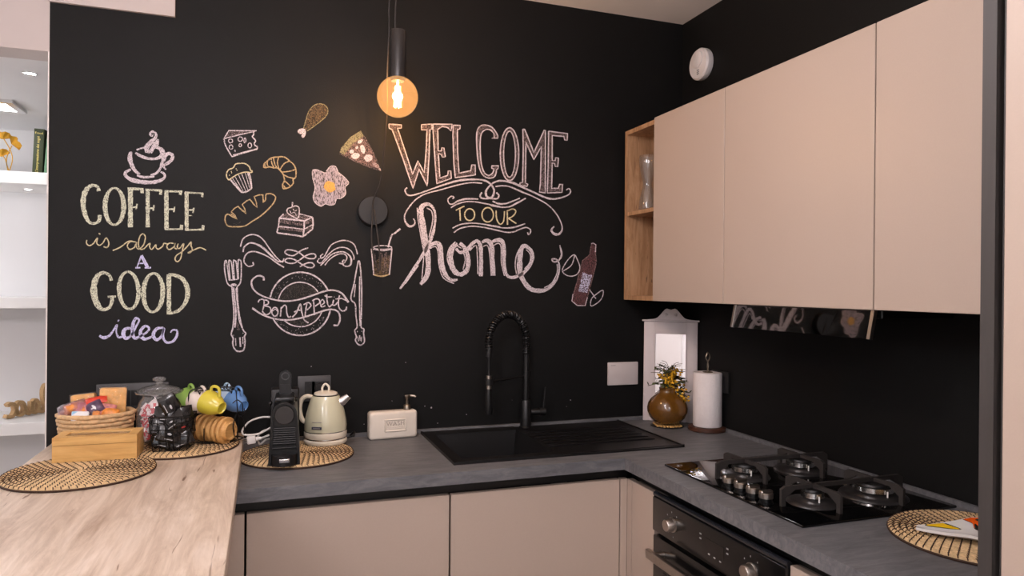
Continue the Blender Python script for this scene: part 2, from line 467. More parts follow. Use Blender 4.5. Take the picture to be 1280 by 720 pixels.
def base_right(y0, y1, label, name='base_cabinet'):
    t = thing(name, label, 'cabinet', (-.28, (y0+y1)/2, 0), 0, 'base cabinets')
    MB().box((FX+.022, y1+.002, .1), (-.004, y0-.002, .822)).build('body', 'carcass', t, world=True)
    MB().box((FX+.06, y1+.002, 0), (FX+.075, y0-.002, .1)).build('plinth', 'black_profile', t, world=True)
    MB().rbox((FX, y1+.002, .11), (FX+.02, y0-.002, DT), .0012, 1).build('door', 'beige', t, world=True)
base_right(-.606, -.75, 'narrow beige filler unit left of the black oven', 'filler_cabinet')
base_right(-1.348, -1.818, 'beige base cabinet right of the black oven')
# recessed black grip rails under the worktop
tag(MB().box((-1.83, -.55, .825), (-.56, -.535, .859)).build('grip_rail', 'black_profile'), 'black recessed grip rail under the grey worktop along the back run', 'rail', 'grip rails')
tag(MB().box((-.55, -1.818, .825), (-.535, -.56, .859)).build('grip_rail', 'black_profile'), 'black recessed grip rail under the grey worktop along the oven run', 'rail', 'grip rails')

# worktop, L-shaped with the sink cut-out
SX0, SX1, SY0, SY1 = -1.165, -.315, -.52, -.022      # sink outline
t = MB()
xs = [-1.95, SX0+.02, SX1-.02, -.6, 0]
def slab(mb, x0, x1, y0, y1): mb.box((x0, y0, .862), (x1, y1, WZ))
bm_ = MB()
# one welded L outline with a hole, extruded
def worktop():
    gx = sorted({-1.95, SX0+.02, SX1-.02, -.6, 0.0}); gy = sorted({-1.82, -.6, SY0+.02, SY1-.02, 0.0})
    def solid(i, j):
        cx = (gx[i]+gx[i+1])/2; cy = (gy[j]+gy[j+1])/2
        if cy < -.6 and cx < -.6: return False
        if SX0+.02 < cx < SX1-.02 and SY0+.02 < cy < SY1-.02: return False
        return True
    vs = []; idx = {}
    def V(i, j, k):
        if (i, j, k) not in idx: idx[(i, j, k)] = len(vs); vs.append((gx[i], gy[j], (.862, WZ)[k]))
        return idx[(i, j, k)]
    fs = []
    nx, ny = len(gx)-1, len(gy)-1
    ok = lambda i, j: 0 <= i < nx and 0 <= j < ny and solid(i, j)
    for i in range(nx):
        for j in range(ny):
            if not ok(i, j): continue
            fs.append((V(i, j, 1), V(i+1, j, 1), V(i+1, j+1, 1), V(i, j+1, 1)))
            fs.append((V(i, j+1, 0), V(i+1, j+1, 0), V(i+1, j, 0), V(i, j, 0)))
            if not ok(i, j-1): fs.append((V(i, j, 0), V(i+1, j, 0), V(i+1, j, 1), V(i, j, 1)))
            if not ok(i, j+1): fs.append((V(i+1, j+1, 0), V(i, j+1, 0), V(i, j+1, 1), V(i+1, j+1, 1)))
            if not ok(i-1, j): fs.append((V(i, j+1, 0), V(i, j, 0), V(i, j, 1), V(i, j+1, 1)))
            if not ok(i+1, j): fs.append((V(i+1, j, 0), V(i+1, j+1, 0), V(i+1, j+1, 1), V(i+1, j, 1)))
    return MB().add(vs, fs)
tag(worktop().build('worktop', 'slate'), 'L-shaped slate-grey kitchen worktop with thin square edge', 'worktop')

# wooden peninsula
t = thing('breakfast_bar', 'light oak wooden peninsula top in the left foreground', 'counter', (-2.1, -.9, 0))
MB().rbox((-2.39, -1.75, PZ-.04), (-1.80, -.002, PZ), .0015, 1).build('top', 'oak_top', t, world=True)
MB().box((-2.37, -1.72, 0), (-2.33, -.01, PZ-.04)).build('side_panel', 'white_paint', t, world=True)
MB().box((-2.33, -1.72, 0), (-1.84, -1.68, PZ-.04)).build('end_panel', 'white_paint', t, world=True)

# ------------------------------------------------------------------ sink and tap
t = thing('sink', 'black composite sink with one bowl and ribbed drainer in the grey worktop', 'sink', ((SX0+SX1)/2, -.27, WZ))
BX0, BX1, BY0, BY1 = -1.125, -.80, -.472, -.085      # bowl
def sink_body():
    mb = MB(); z1 = WZ+.008
    # rim around the bowl and the drainer deck
    mb.box((SX0, SY0, WZ), (BX0, SY1, z1)); mb.box((BX0, SY0, WZ), (BX1, BY0, z1)); mb.box((BX0, BY1, WZ), (BX1, SY1, z1))
    mb.box((BX1, SY0, WZ-.01), (BX1+.012, SY1, z1))
    mb.box((BX1+.012, SY0, WZ), (SX1, SY1, z1-.003))
    mb.box((SX0, SY0, z1), (SX1, SY0+.006, z1+.002)); mb.box((SX0, SY0, z1), (SX0+.006, SY1, z1+.002))
    mb.box((SX1-.006, SY0, z1-.003), (SX1, SY1, z1+.001))
    return mb
sink_body().build('rim', 'black_composite', t, world=True)
b_ = MB(); zt, zb = WZ+.004, WZ-.17
i_ = .02
top = [(BX0, BY0, zt), (BX1, BY0, zt), (BX1, BY1, zt), (BX0, BY1, zt)]
bot = [(BX0+i_, BY0+i_, zb), (BX1-i_, BY0+i_, zb), (BX1-i_, BY1-i_, zb), (BX0+i_, BY1-i_, zb)]
ot = [(BX0-.008, BY0-.008, zt), (BX1+.008, BY0-.008, zt), (BX1+.008, BY1+.008, zt), (BX0-.008, BY1+.008, zt)]
ob = [(x, y, zb-.008) for x, y, z in bot]
b_.add(top+bot+ot+ob, [(0, 1, 5, 4), (1, 2, 6, 5), (2, 3, 7, 6), (3, 0, 4, 7), (4, 5, 6, 7), (8, 9, 13, 12), (9, 10, 14, 13), (10, 11, 15, 14), (11, 8, 12, 15), (12, 13, 14, 15),
                       (0, 1, 9, 8), (1, 2, 10, 9), (2, 3, 11, 10), (3, 0, 8, 11)])
b_.build('bowl', 'black_composite', t, world=True)
MB().lathe([(.0001, .006), (.03, .006), (.042, .003), (.044, 0)], 20, Matrix.Translation((-.96, -.28, zb))).build('drain', 'brushed_steel', t, world=True, smooth=40)
MB().box((-.821, -.40, WZ-.075), (-.815, -.36, WZ-.04)).build('overflow', 'dull_nickel', t, world=True)
for k in range(6):
    y = -.15-.048*k
    MB().tube([(BX1+.012, y, WZ+.005), (BX1+.05, y, WZ+.008), (-.40, y, WZ+.0075), (-.36, y, WZ+.004)], .0042, 6).build('drainer_rib', 'black_composite', t, world=True, smooth=60)

TB = onY(657, 531, -.06); TB.z = WZ+.008
t = thing('kitchen_tap', 'black spring-neck kitchen tap with pull-down spray behind the sink', 'tap', TB)
hd = Vector((-.183, -.08, 0))                    # swung over the bowl
MB().lathe([(.0001, 0), (.026, 0), (.026, .004), (.022, .008), (.022, .105), (.019, .11), (.0001, .11)], 20).build('base', 'black_metal', t, smooth=35)
MB().lathe([(.0001, .108), (.0125, .108), (.0125, .19), (.016, .19), (.016, .225), (.0125, .225), (.0125, .3), (.0001, .3)], 16).build('riser', 'black_metal', t, smooth=35)
MB().tube([(.02, -.005, .062), (.055, -.012, .062)], .013, 12).tube([(.055, -.012, .062), (.078, -.016, .062)], .016, 12).build('valve', 'black_metal', t, smooth=40)
MB().tube([(.07, -.014, .07), (.074, -.018, .13), (.076, -.02, .16)], [.006, .005, .004], 8).build('lever', 'black_metal', t, smooth=60)
arch = []
rise, top_z = .29, .452
for k in range(41):
    s = k/40
    if s < .16: arch.append(Vector((0, 0, rise+(s/.16)*.055)))
    else:
        a = (s-.16)/.84*R(192); rx = hd.length/2/((1-math.cos(R(180)))/2)
        h = (1-math.cos(a))/2
        arch.append(hd*h + Vector((0, 0, rise+.055+math.sin(a)*(top_z-rise-.055))))
tip = arch[-1]
hose = MB().tube(arch, .0065, 8); ho = hose.build('hose', 'black_metal', t, smooth=60)
sp = []
fine = smoothpts(arch, 22)
turns = 44
fr_up = Vector((hd.y, -hd.x, 0)).normalized()
for i, p in enumerate(fine):
    p = Vector(p); q = Vector(fine[min(i+1, len(fine)-1)]) - Vector(fine[max(i-1, 0)])
    q.normalize(); n2_ = q.cross(fr_up); n2_.normalize()
    an = 2*PI*turns*i/len(fine)
    sp.append(p + (fr_up*math.cos(an)+n2_*math.sin(an))*.0128)
MB().tube(sp, .0034, 5).build('spring', 'black_metal', t, smooth=60)
dn = Vector((0, 0, -1))
MB().tube([tip+Vector((.001, 0, .012)), tip+Vector((-.001, 0, -.03))], .0135, 12).build('spring_end', 'black_metal', t, smooth=40)
hz = tip.z
MB().tube([tip+Vector((0, 0, -.02)), Vector((tip.x, tip.y, .215))], .006, 10).build('spout_pipe', 'black_metal', t, smooth=40)
MB().tube([(tip.x, tip.y, .222), (tip.x, tip.y, .172)], .0105, 14).build('spray_collar', 'brushed_steel', t, smooth=40)
MB().tube([(tip.x, tip.y, .172), (tip.x, tip.y, .16), (tip.x, tip.y, .085), (tip.x, tip.y, .075)], [.012, .0135, .0155, .014], 14).build('spray_head', 'black_metal', t, smooth=40)
MB().tube([(0, 0, .205), (tip.x, tip.y, .198)], .0045, 8).build('holder_arm', 'black_metal', t, smooth=40)
MB().lathe([(.0145, -.012), (.0175, -.012), (.0175, .012), (.0145, .012)], 16, Matrix.Translation((tip.x, tip.y, .198)), close=True).build('holder_ring', 'black_metal', t, smooth=40)

# ------------------------------------------------------------------ hob
HX0, HX1, HY0, HY1 = -.527, -.025, -1.336, -.728
HT = WZ+.007
t = thing('gas_hob', 'black glass gas hob with four burners and silver knobs', 'hob', ((HX0+HX1)/2, (HY0+HY1)/2, WZ))
MB().rbox((HX0, HY0, WZ), (HX1, HY1, HT), .002, 2).build('glass_plate', 'hob_glass', t, world=True, smooth=40)
burners = [(-.372, -.925, .036), (-.165, -.925, .040), (-.372, -1.2, .028), (-.165, -1.2, .05)]
for x, y, r in burners:
    T = Matrix.Translation((x, y, HT))
    b = MB().lathe([(.0001, 0), (r+.038, 0), (r+.036, .004), (r+.018, .009), (r*.9, .012), (r*.8, .016), (.0001, .016)], 28, T).build('burner', 'burner_enamel', t, world=True, smooth=50)
    MB().lathe([(.0001, .014), (r*.9, .014), (r*1.04, .017), (r*1.04, .03), (.0001, .03)], 28, T).build('flame_ring', 'chrome', b, smooth=35).location = -Vector(t.location)
    MB().lathe([(.0001, .029), (r*.84, .029), (r*.88, .032), (r*.82, .037), (.0001, .038)], 28, T).build('burner_cap', 'black_satin', b, smooth=35).location = -Vector(t.location)
    MB().tube([(x-.01, y-r-.006, HT+.01), (x-.01, y-r-.006, HT+.026)], .0022, 6).build('igniter', 'ceramic_white', b).location = -Vector(t.location)
GZ = HT+.05
def strut(mb, a, b):
    """flat cast bar with legs turned down at its two ends"""
    a = Vector(a); b = Vector(b); d = (b-a).normalized(); n = Vector((-d.y, d.x, 0))*.004
    def quad(p, q, z0p, z1p, z0q, z1q):
        vs = [p-n+Vector((0, 0, z0p)), p+n+Vector((0, 0, z0p)), p+n+Vector((0, 0, z1p)), p-n+Vector((0, 0, z1p)),
              q-n+Vector((0, 0, z0q)), q+n+Vector((0, 0, z0q)), q+n+Vector((0, 0, z1q)), q-n+Vector((0, 0, z1q))]
        mb.add(vs, [(0, 1, 2, 3), (7, 6, 5, 4), (0, 4, 5, 1), (1, 5, 6, 2), (2, 6, 7, 3), (3, 7, 4, 0)])
    L = (b-a).length
    lw = .013
    quad(a, a+d*lw, 0, .044, 0, .051); quad(b-d*lw, b, 0, .051, 0, .044)
    quad(a+d*lw, a+d*(lw+.03), .022, .051, .04, .051); quad(b-d*(lw+.03), b-d*lw, .04, .051, .022, .051)
    quad(a+d*(lw+.03), b-d*(lw+.03), .04, .051, .04, .051)
for yc in (-.925, -1.2):
    g = MB(); strut(g, (-.475, yc, HT), (-.062, yc, HT)); go = g.build('pan_support', 'cast_iron', t, world=True)
    for x in (-.372, -.165):
        c_ = MB(); strut(c_, (x, yc-.098, HT), (x, yc+.098, HT)); c_.build('cross_bar', 'cast_iron', go).location = -Vector(t.location)
for k in range(4):
    y = -1.01-.0515*k
    k_ = MB().lathe([(.0001, 0), (.019, 0), (.019, .003), (.016, .004), (.016, .014), (.0001, .014)], 20, Matrix.Translation((-.492, y, HT))).build('knob', 'black_plastic', t, world=True, smooth=35)
    MB().lathe([(.0001, .014), (.0185, .014), (.0185, .026), (.016, .028), (.0001, .028)], 20, Matrix.Translation((-.492, y, HT))).rbox((-.511, y-.007, HT+.02), (-.473, y+.007, HT+.034), .003, 1).build('knob_cap', 'brushed_steel', k_, smooth=35).location = -Vector(t.location)

# ------------------------------------------------------------------ oven
t = thing('oven', 'black built-in oven under the gas hob with steel bar handle', 'oven', (-.3, -1.05, .2))
OY0, OY1 = -1.346, -.754
MB().box((-.555, OY0+.01, .2), (-.02, OY1-.01, .815)).build('body', 'black_profile', t, world=True)
MB().rbox((-.585, OY0, .712), (-.556, OY1, .818), .004, 2).build('control_panel', 'oven_glass', t, world=True, smooth=40)
MB().tube([(-.574, OY0, .824), (-.574, OY1, .824)], .009, 8).build('top_lip', 'oven_lip', t, world=True, smooth=60)
MB().rbox((-.582, OY0, .22), (-.556, OY1, .698), .004, 2).build('door', 'oven_glass', t, world=True, smooth=40)
MB().box((-.5835, OY0+.06, .27), (-.582, OY1-.06, .60)).build('door_window', 'hob_glass', t, world=True)
hn = MB().rbox((-.628, OY0+.03, .640), (-.612, OY1-.03, .668), .002, 1).build('handle', 'brushed_steel', t, world=True)
for y in (OY0+.06, OY1-.06):
    MB().tube([(-.582, y, .654), (-.614, y, .654)], .011, 12).build('handle_post', 'brushed_steel', hn, smooth=40).location = -Vector(t.location)
for y in (-.87, -1.228):
    Mk = Matrix.Translation((-.585, y, .764)) @ Matrix.Rotation(R(-90), 4, 'Y')
    kn = MB().lathe([(.0001, 0), (.022, 0), (.022, .004), (.0195, .005), (.018, .024), (.0165, .026), (.0001, .026)], 24, Mk).build('knob', 'brushed_steel', t, world=True, smooth=35)
    for a in range(6):
        an = R(35-44*a+90)
        MB().box((-.5856, y-.0012+math.cos(an)*.036, .764-.002+math.sin(an)*.036), (-.585, y+.0012+math.cos(an)*.036, .764+.002+math.sin(an)*.036)).build('scale_mark', 'print_grey', t, world=True)
dm = MB().box((-.5857, -1.115, .748), (-.585, -1.035, .782)); dm.build('display', 'hob_glass', t, world=True)
for y, z in ((-1.01, .785), (-1.01, .772), (-1.05, .742), (-1.075, .741), (-1.1, .74), (-1.13, .785), (-1.13, .772)):
    MB().box((-.5857, y-.004, z-.002), (-.585, y+.004, z+.002)).build('symbol', 'print_grey', t, world=True)

# ------------------------------------------------------------------ wall cabinets
UX = -.313; UT = 2.13; UB = 1.418
t = thing('open_shelf_unit', 'narrow open oak wall unit with one shelf at the corner', 'shelf', (-.15, -.158, UB))
OX = -.297
MB().box((OX, -.048, UB), (-.003, -.03, UT)).build('side_panel', 'oak_shelf', t, world=True)
MB().box((OX, -.286, UB), (-.003, -.270, UT)).build('side_panel', 'oak_shelf', t, world=True)
MB().box((OX, -.270, UT-.018), (-.003, -.048, UT)).build('top_panel', 'oak_shelf', t, world=True)
MB().box((OX, -.270, UB), (-.003, -.048, UB+.018)).build('bottom_panel', 'oak_shelf', t, world=True)
MB().box((-.02, -.270, UB+.018), (-.004, -.048, UT-.018)).build('back_panel', 'oak_shelf', t, world=True)
SHZ = 1.787
MB().box((OX+.004, -.270, SHZ-.016), (-.02, -.048, SHZ)).build('shelf_board', 'oak_shelf', t, world=True)
def wall_cab(y0, y1, label):
    t = thing('wall_cabinet', label, 'cabinet', (-.16, (y0+y1)/2, UB), 0, 'wall cabinets')
    MB().box((UX+.021, y1+.001, UB+.002), (-.003, y0-.001, UT-.002)).build('body', 'carcass', t, world=True)
    MB().rbox((UX, y1+.0018, UB), (UX+.02, y0-.0018, UT), .0012, 1).build('door', 'beige', t, world=True)
wall_cab(-.287, -.731, 'narrow beige wall cabinet next to the open oak unit')
wall_cab(-.731, -1.333, 'wide beige wall cabinet above the cooker hood glass')
wall_cab(-1.333, -1.818, 'beige wall cabinet next to the tall dark-edged unit')
# cooker hood
t = thing('cooker_hood', 'slim cooker hood with tilted dark glass visor below the wall cabinet', 'hood', (-.17, -1.05, UB-.06))
MB().rbox((-.27, -1.32, UB-.024), (-.02, -.745, UB), .003, 1).build('hood_body', 'black_profile', t, world=True)
G0 = Vector((-.298, 0, UB-.002)); G1 = Vector((-.313, 0, UB-.074))
def hood_strip(y0, y1, x_off, th):
    n = Vector((-(G1.z-G0.z), 0, G1.x-G0.x)).normalized()
    vs = []
    for y in (y0, y1):
        for p in (G0, G1):
            for s in (0, 1):
                q = p - n*(x_off+th*s); vs.append((q.x, y, q.z))
    return MB().add(vs, [(0, 1, 3, 2), (4, 6, 7, 5), (0, 4, 5, 1), (2, 3, 7, 6), (0, 2, 6, 4), (1, 5, 7, 3)])
hood_strip(-1.32, -.788, 0, .005).build('visor_glass', 'hood_glass', t, world=True)
hood_strip(-.788, -.780, -.003, .011).build('end_clip', 'brushed_steel', t, world=True)
hood_strip(-1.330, -1.32, -.003, .011).build('end_clip', 'brushed_steel', t, world=True)
# tall unit on the right
t = thing('tall_cabinet', 'tall unit at the right edge with dark side profile and beige door', 'cabinet', (-.3, -2.14, 0))
MB().box((-.6, -1.845, 0), (-.005, -1.821, 2.4)).build('side_panel', 'anthracite', t, world=True)
MB().box((-.57, -1.859, 0), (-.005, -1.846, 2.4)).build('grip_channel', 'black_profile', t, world=True)
MB().box((-.593, -1.859, 0), (-.585, -1.853, 2.4)).build('channel_strip', 'anthracite', t, world=True)
MB().box((-.578, -2.45, 0), (-.005, -1.861, 2.4)).build('body', 'carcass', t, world=True)
MB().rbox((-.6, -2.45, .1), (-.579, -1.860, 2.4), .0012, 1).build('door', 'beige', t, world=True)

# ------------------------------------------------------------------ wall fittings
a = onX(873, 80, -.0); 
sd = onX(873, 80, -.03)
t = thing('smoke_detector', 'round white smoke detector high on the black wall near the corner', 'detector', (0, sd.y, sd.z))
Ml = Matrix.Rotation(R(-90), 4, 'Y')
MB().lathe([(.0001, .001), (.064, .001), (.066, .006), (.066, .026), (.06, .034), (.0001, .036)], 32, Ml).build('housing', 'white_plastic', t, smooth=35)
MB().lathe([(.0001, .034), (.036, .034), (.036, .04), (.031, .043), (.0001, .043)], 24, Ml @ Matrix.Translation((.018, 0, 0))).build('button', 'white_plastic', t, smooth=35)
dd = MB()
for q in range(3):
    for p in range(2):
        dd.box((-.0375, -.01+p*.009-.0015, -.028-q*.008-.0015), (-.035, -.01+p*.009+.0015, -.028-q*.008+.0015))
dd.build('vent_hole', 'line_black', t)
p0, p1 = onY(759, 453), onY(796, 480)
t = thing('switch_plate', 'blank white rectangular wall plate left of the mirror', 'switch plate', ((p0.x+p1.x)/2, 0, (p0.z+p1.z)/2))
wd, hg = (p1.x-p0.x)/2, (p0.z-p1.z)/2
MB().rbox((-wd, -.011, -hg), (wd, -.0005, hg), .003, 2).build('plate', 'switch_plate', t, smooth=40)
MB().box((-wd+.012, -.0115, hg-.014), (-wd+.034, -.011, hg-.0115)).build('mark', 'print_grey', t)
def socket(name, x0, z0, x1, z1, label, kind):
    t = thing(name, label, 'socket', ((x0+x1)/2, 0, (z0+z1)/2), 0, 'black wall sockets')
    w2, h2 = abs(x1-x0)/2, abs(z1-z0)/2
    MB().rbox((-w2, -.01, -h2), (w2, -.0005, h2), .002, 2).build('plate', 'socket_grey', t, smooth=40)
    if kind == 'wide':
        ins = [(-.03, .022), (.035, .04), (.08, .02)]
    else: ins = [(-.016, .018), (.022, .03)]
    for k, (cx, hw) in enumerate(ins):
        f = MB().box((cx-hw, -.0115, -.026), (cx+hw, -.0095, .026)).build('insert', 'socket_black', t)
        if k % 2 == 0:
            for dz in (-.016, 0, .016):
                MB().lathe([(.0001, 0), (.0032, 0), (.0032, .0012), (.0001, .0012)], 10, Matrix.Translation((cx, -.0115, dz)) @ Matrix.Rotation(R(90), 4, 'X')).build('pin_hole', 'line_black', f)
        else:
            MB().lathe([(.0001, .0015), (.018, .0015), (.02, .003), (.022, .003), (.022, 0)], 24, Matrix.Translation((cx, -.0115, 0)) @ Matrix.Rotation(R(90), 4, 'X')).build('round_recess', 'line_black', f)
p0, p1 = onY(121, 480), onY(208, 513)
socket('wall_socket', p0.x, p0.z, p1.x+.008, p1.z, 'wide dark grey wall socket behind the snack basket and jar', 'wide')
p0, p1 = onY(372, 470), onY(413, 500)
socket('wall_socket', p0.x, p0.z, p1.x, p1.z, 'dark grey wall socket behind the cream kettle', 'small')
p0, p1 = onX(893, 463, 0), onX(911, 491, 0)
t = thing('wall_socket', 'black wall socket behind the paper towel roll on the right wall', 'socket', (0, (p0.y+p1.y)/2, (p0.z+p1.z)/2), 0, 'black wall sockets')
MB().rbox((-.01, -.055, -.042), (-.0005, .055, .042), .002, 2).build('plate', 'socket_black', t, smooth=40)
MB().box((-.0115, -.035, -.026), (-.0095, .035, .026)).build('insert', 'black_satin', t)

# ------------------------------------------------------------------ pendant lamp with wall rose
LY = -.33
bc = onY(497, 121, LY); br = (onY(522, 121, LY)-bc).length
t = thing('pendant_lamp', 'pendant lamp with glowing amber globe bulb on a looped cord', 'lamp', bc)
def on_sphere(n=16):
    return [(max(1e-4, br*math.sin(PI*i/n)), -br*math.cos(PI*i/n)) for i in range(n+1) if not (i > n-2)]
MB().lathe(on_sphere(20)+[(.02, br*.985), (.02, br+.012)], 36).build('bulb', 'amber_glass', t, smooth=60)
fm = MB()
for k in range(6):
    a = 2*PI*k/6
    fm.tube([(math.cos(a)*.011, math.sin(a)*.011, -.035), (math.cos(a+.5)*.008, math.sin(a+.5)*.008, .035)], .0022, 6)
fm.tube([(0, 0, .035), (0, 0, .05)], .004, 6)
fm.build('filament', 'filament', t)
pl = bpy.data.lights.new('bulb_light', 'POINT'); pl.energy = 13; pl.color = (1, .72, .50); pl.shadow_soft_size = .018
plo = bpy.data.objects.new('bulb_light', pl); COL.objects.link(plo); plo.parent = t
s0 = onY(495, 97, LY).z - bc.z; s1 = onY(495, 38, LY).z - bc.z
sr = (onY(505, 60, LY)-onY(485, 60, LY)).length/2
MB().lathe([(.0001, s0-.012), (sr*.8, s0-.012), (sr*.98, s0), (sr, s0+.01), (sr, s1-.004), (sr*.93, s1), (.0001, s1)], 28).build('lamp_socket', 'lamp_socket', t, smooth=35)
rc = onY(465.5, 264, -.0)
rr_ = (onY(484.5, 264)-onY(446.5, 264)).length/2
MB().lathe([(.0001, .001), (rr_, .001), (rr_, .022), (rr_-.004, .026), (.0001, .026)], 36, Matrix.Translation(rc-bc) @ Matrix.Rotation(R(90), 4, 'X')).build('wall_rose', 'black_satin', t, smooth=35)
hook = Vector((bc.x+.004, LY, CZ)) - bc
def rel(px, py, y): return onY(px, py, y)-bc
c1 = smoothpts([rel(494, 38, LY), rel(494.5, 10, LY), Vector((.003, 0, hook.z-.03)), hook], 8)
MB().tube(c1, .0028, 8).build('cord', 'cord_dark', t, smooth=60)
c2 = smoothpts([hook+Vector((-.012, 0, 0)), rel(487, 0, LY+.01), rel(486.5, 38, LY+.045), rel(484, 90, LY+.075), rel(484, 135, LY+.11), rel(480.5, 185, -.15), rel(476, 225, -.1), rel(467, 250, -.06), rel(465.5, 268, -.05), rel(464.5, 295, -.045), rel(466.5, 318, -.04), rel(473, 338, -.035), rel(475, 330, -.035), rel(474, 310, -.035), rel(470, 280, -.033), rel(468, 264, -.028), rel(467.5, 263, -.02)], 8)
MB().tube(c2, .0028, 8).build('cord', 'cord_dark', t, smooth=60)
MB().lathe([(.0001, 0), (.03, 0), (.03, -.012), (.0001, -.014)], 20, Matrix.Translation(hook)).build('ceiling_hook', 'black_satin', t, smooth=35)

# ------------------------------------------------------------------ the room beyond: shelves, spots, ornaments
SF = 1.05
for z, th, where in ((1.969, .055, 'the upper white wall shelf carrying the green books'), (1.400, .05, 'the middle white wall shelf in the room beyond'), (.832, .055, 'the lowest white wall shelf carrying the wooden word sign')):
    tag(MB().rbox((-4.2, SF, z-th), (-2.0, 1.42, z), .002, 1).build('wall_shelf', 'shelf_white'), where, 'shelf', 'white wall shelves')
def downlight(p, r, label, mat_='hall_diffuser'):
    t = thing('recessed_spot', label, 'spotlight', p, 0, 'recessed spots in the room beyond')
    MB().lathe([(r*.78, -.001), (r, -.001), (r, -.004), (r*.85, -.005), (r*.78, -.002)], 24, close=True).build('ring', 'chrome', t, smooth=40)
    MB().lathe([(.0001, -.002), (r*.8, -.002)], 20).build('lens', mat_, t)
downlight(onZ(37, 91, HZ), .024, 'small round chrome recessed spot in the ceiling beyond')
downlight(Vector((-3.5, .35, HZ)), .04, 'round recessed spot in the ceiling beyond out of view')
downlight(onZ(35, 237, 1.914), .02, 'tiny recessed spot under the upper white shelf')
p = onZ(10, 130, HZ)
t = thing('recessed_lamp', 'larger square recessed lamp with chrome frame in the ceiling beyond', 'lamp', (p.x-.06, p.y+.01, HZ))
fr = MB()
for a, b in (((-.1, -.1), (.1, -.07)), ((-.1, .07), (.1, .1)), ((-.1, -.07), (-.07, .07)), ((.07, -.07), (.1, .07))):
    fr.box((a[0], a[1], -.014), (b[0], b[1], -.0005))
fr.build('frame', 'chrome', t)
MB().box((-.07, -.07, -.004), (.07, .07, -.001)).build('lens', 'hall_diffuser', t)
p = onZ(10, 130, HZ)
t2 = thing('recessed_lamp', 'square recessed lamp in the ceiling beyond further to the left', 'lamp', (-3.6, .75, HZ))
for ch in list(t.children):
    c = ch.copy(); COL.objects.link(c); c.parent = t2

# books
def book(px0, px1, ptop, label, mat_, tilt, y=SF+.02, depth=.15):
    a = onY(px0, 214, y); b = onY(px1, 214, y); zt = onY(px0, ptop, y).z
    zs = 1.969
    h = zt-zs; w2 = (b.x-a.x)
    t = thing('book', label, 'book', (a.x, y, zs), 0, 'books on the upper shelf')
    M = Matrix.Rotation(tilt, 4, 'Y')
    MB().rbox((0, 0, .001), (w2, .006, h), .002, 2, M).build('spine', mat_, t, smooth=40)
    MB().box((0, .004, .001), (.003, depth, h), M).build('cover', mat_, t)
    MB().box((w2-.003, .004, .001), (w2, depth, h), M).build('cover', mat_, t)
    MB().box((.003, .006, .004), (w2-.003, depth-.004, h-.004), M).build('pages', 'book_page', t)
    return t, w2, h, M
t, w2, h, M = book(40, 53, 160, 'dark green hardback book with gold lettering on the upper white shelf', 'book_green', R(2))
text('spine_title', 'L\'interpretazione dei sogni', .0155, M @ Matrix.Translation((w2*.45, -.0006, h*.42)) @ TXT_FRONT @ Matrix.Rotation(R(90), 4, 'Z'), 'book_gold', t)
text('spine_author', 'Freud', .0135, M @ Matrix.Translation((w2*.5, -.0006, h*.9)) @ TXT_FRONT, 'book_gold', t)
book(54.5, 63, 164, 'pale sage green book leaning beside the dark green hardback', 'book_sage', R(4))
# ginkgo ornament
g0 = onY(11, 213.5, SF+.06); g0.z = 1.969
t = thing('ginkgo_ornament', 'golden metal ginkgo leaf ornament on the upper white shelf', 'ornament', g0)
gy = SF+.06
def gp(px, py): 
    q = onY(px, py, gy)-g0; return Vector((q.x, 0, q.z))
MB().lathe([(.0001, 0), (.02, 0), (.02, .004), (.0001, .005)], 20).build('base', 'gold', t, smooth=40)
stems = MB()
for pts in ([(11, 213), (8, 203), (10, 192), (15, 182)], [(12, 213), (15.5, 200), (13, 188), (5, 174)], [(10, 213), (7, 200), (3, 194)]):
    stems.tube(smoothpts([gp(*q) for q in pts], 5), .0022, 6)
stems.build('stem', 'gold', t, smooth=60)
def fan(cx, cy, r, a0, a1):
    c = gp(cx, cy); mb = MB(); n = 9; vs = []; rad = (onY(cx+r, cy, gy)-onY(cx, cy, gy)).length
    for s in (-.001, .001):
        vs.append((c.x, s*1.0, c.z))
        for k in range(n):
            a = R(a0+(a1-a0)*k/(n-1)); q = rad*(1-.08*(k % 2)-(.25 if k == n//2 else 0))
            vs.append((c.x+math.cos(a)*q, s+.01*math.sin(k*1.3), c.z+math.sin(a)*q))
    fs = []
    for k in range(n-1): fs += [(0, 1+k, 2+k), (n+1, n+3+k, n+2+k), (1+k, n+2+k, n+3+k, 2+k)]
    mb.add(vs, fs).build('leaf', 'gold', t)
fan(14, 180, 13, -40, 100); fan(3, 174, 13, 10, 170); fan(2, 196, 13, 30, 170)
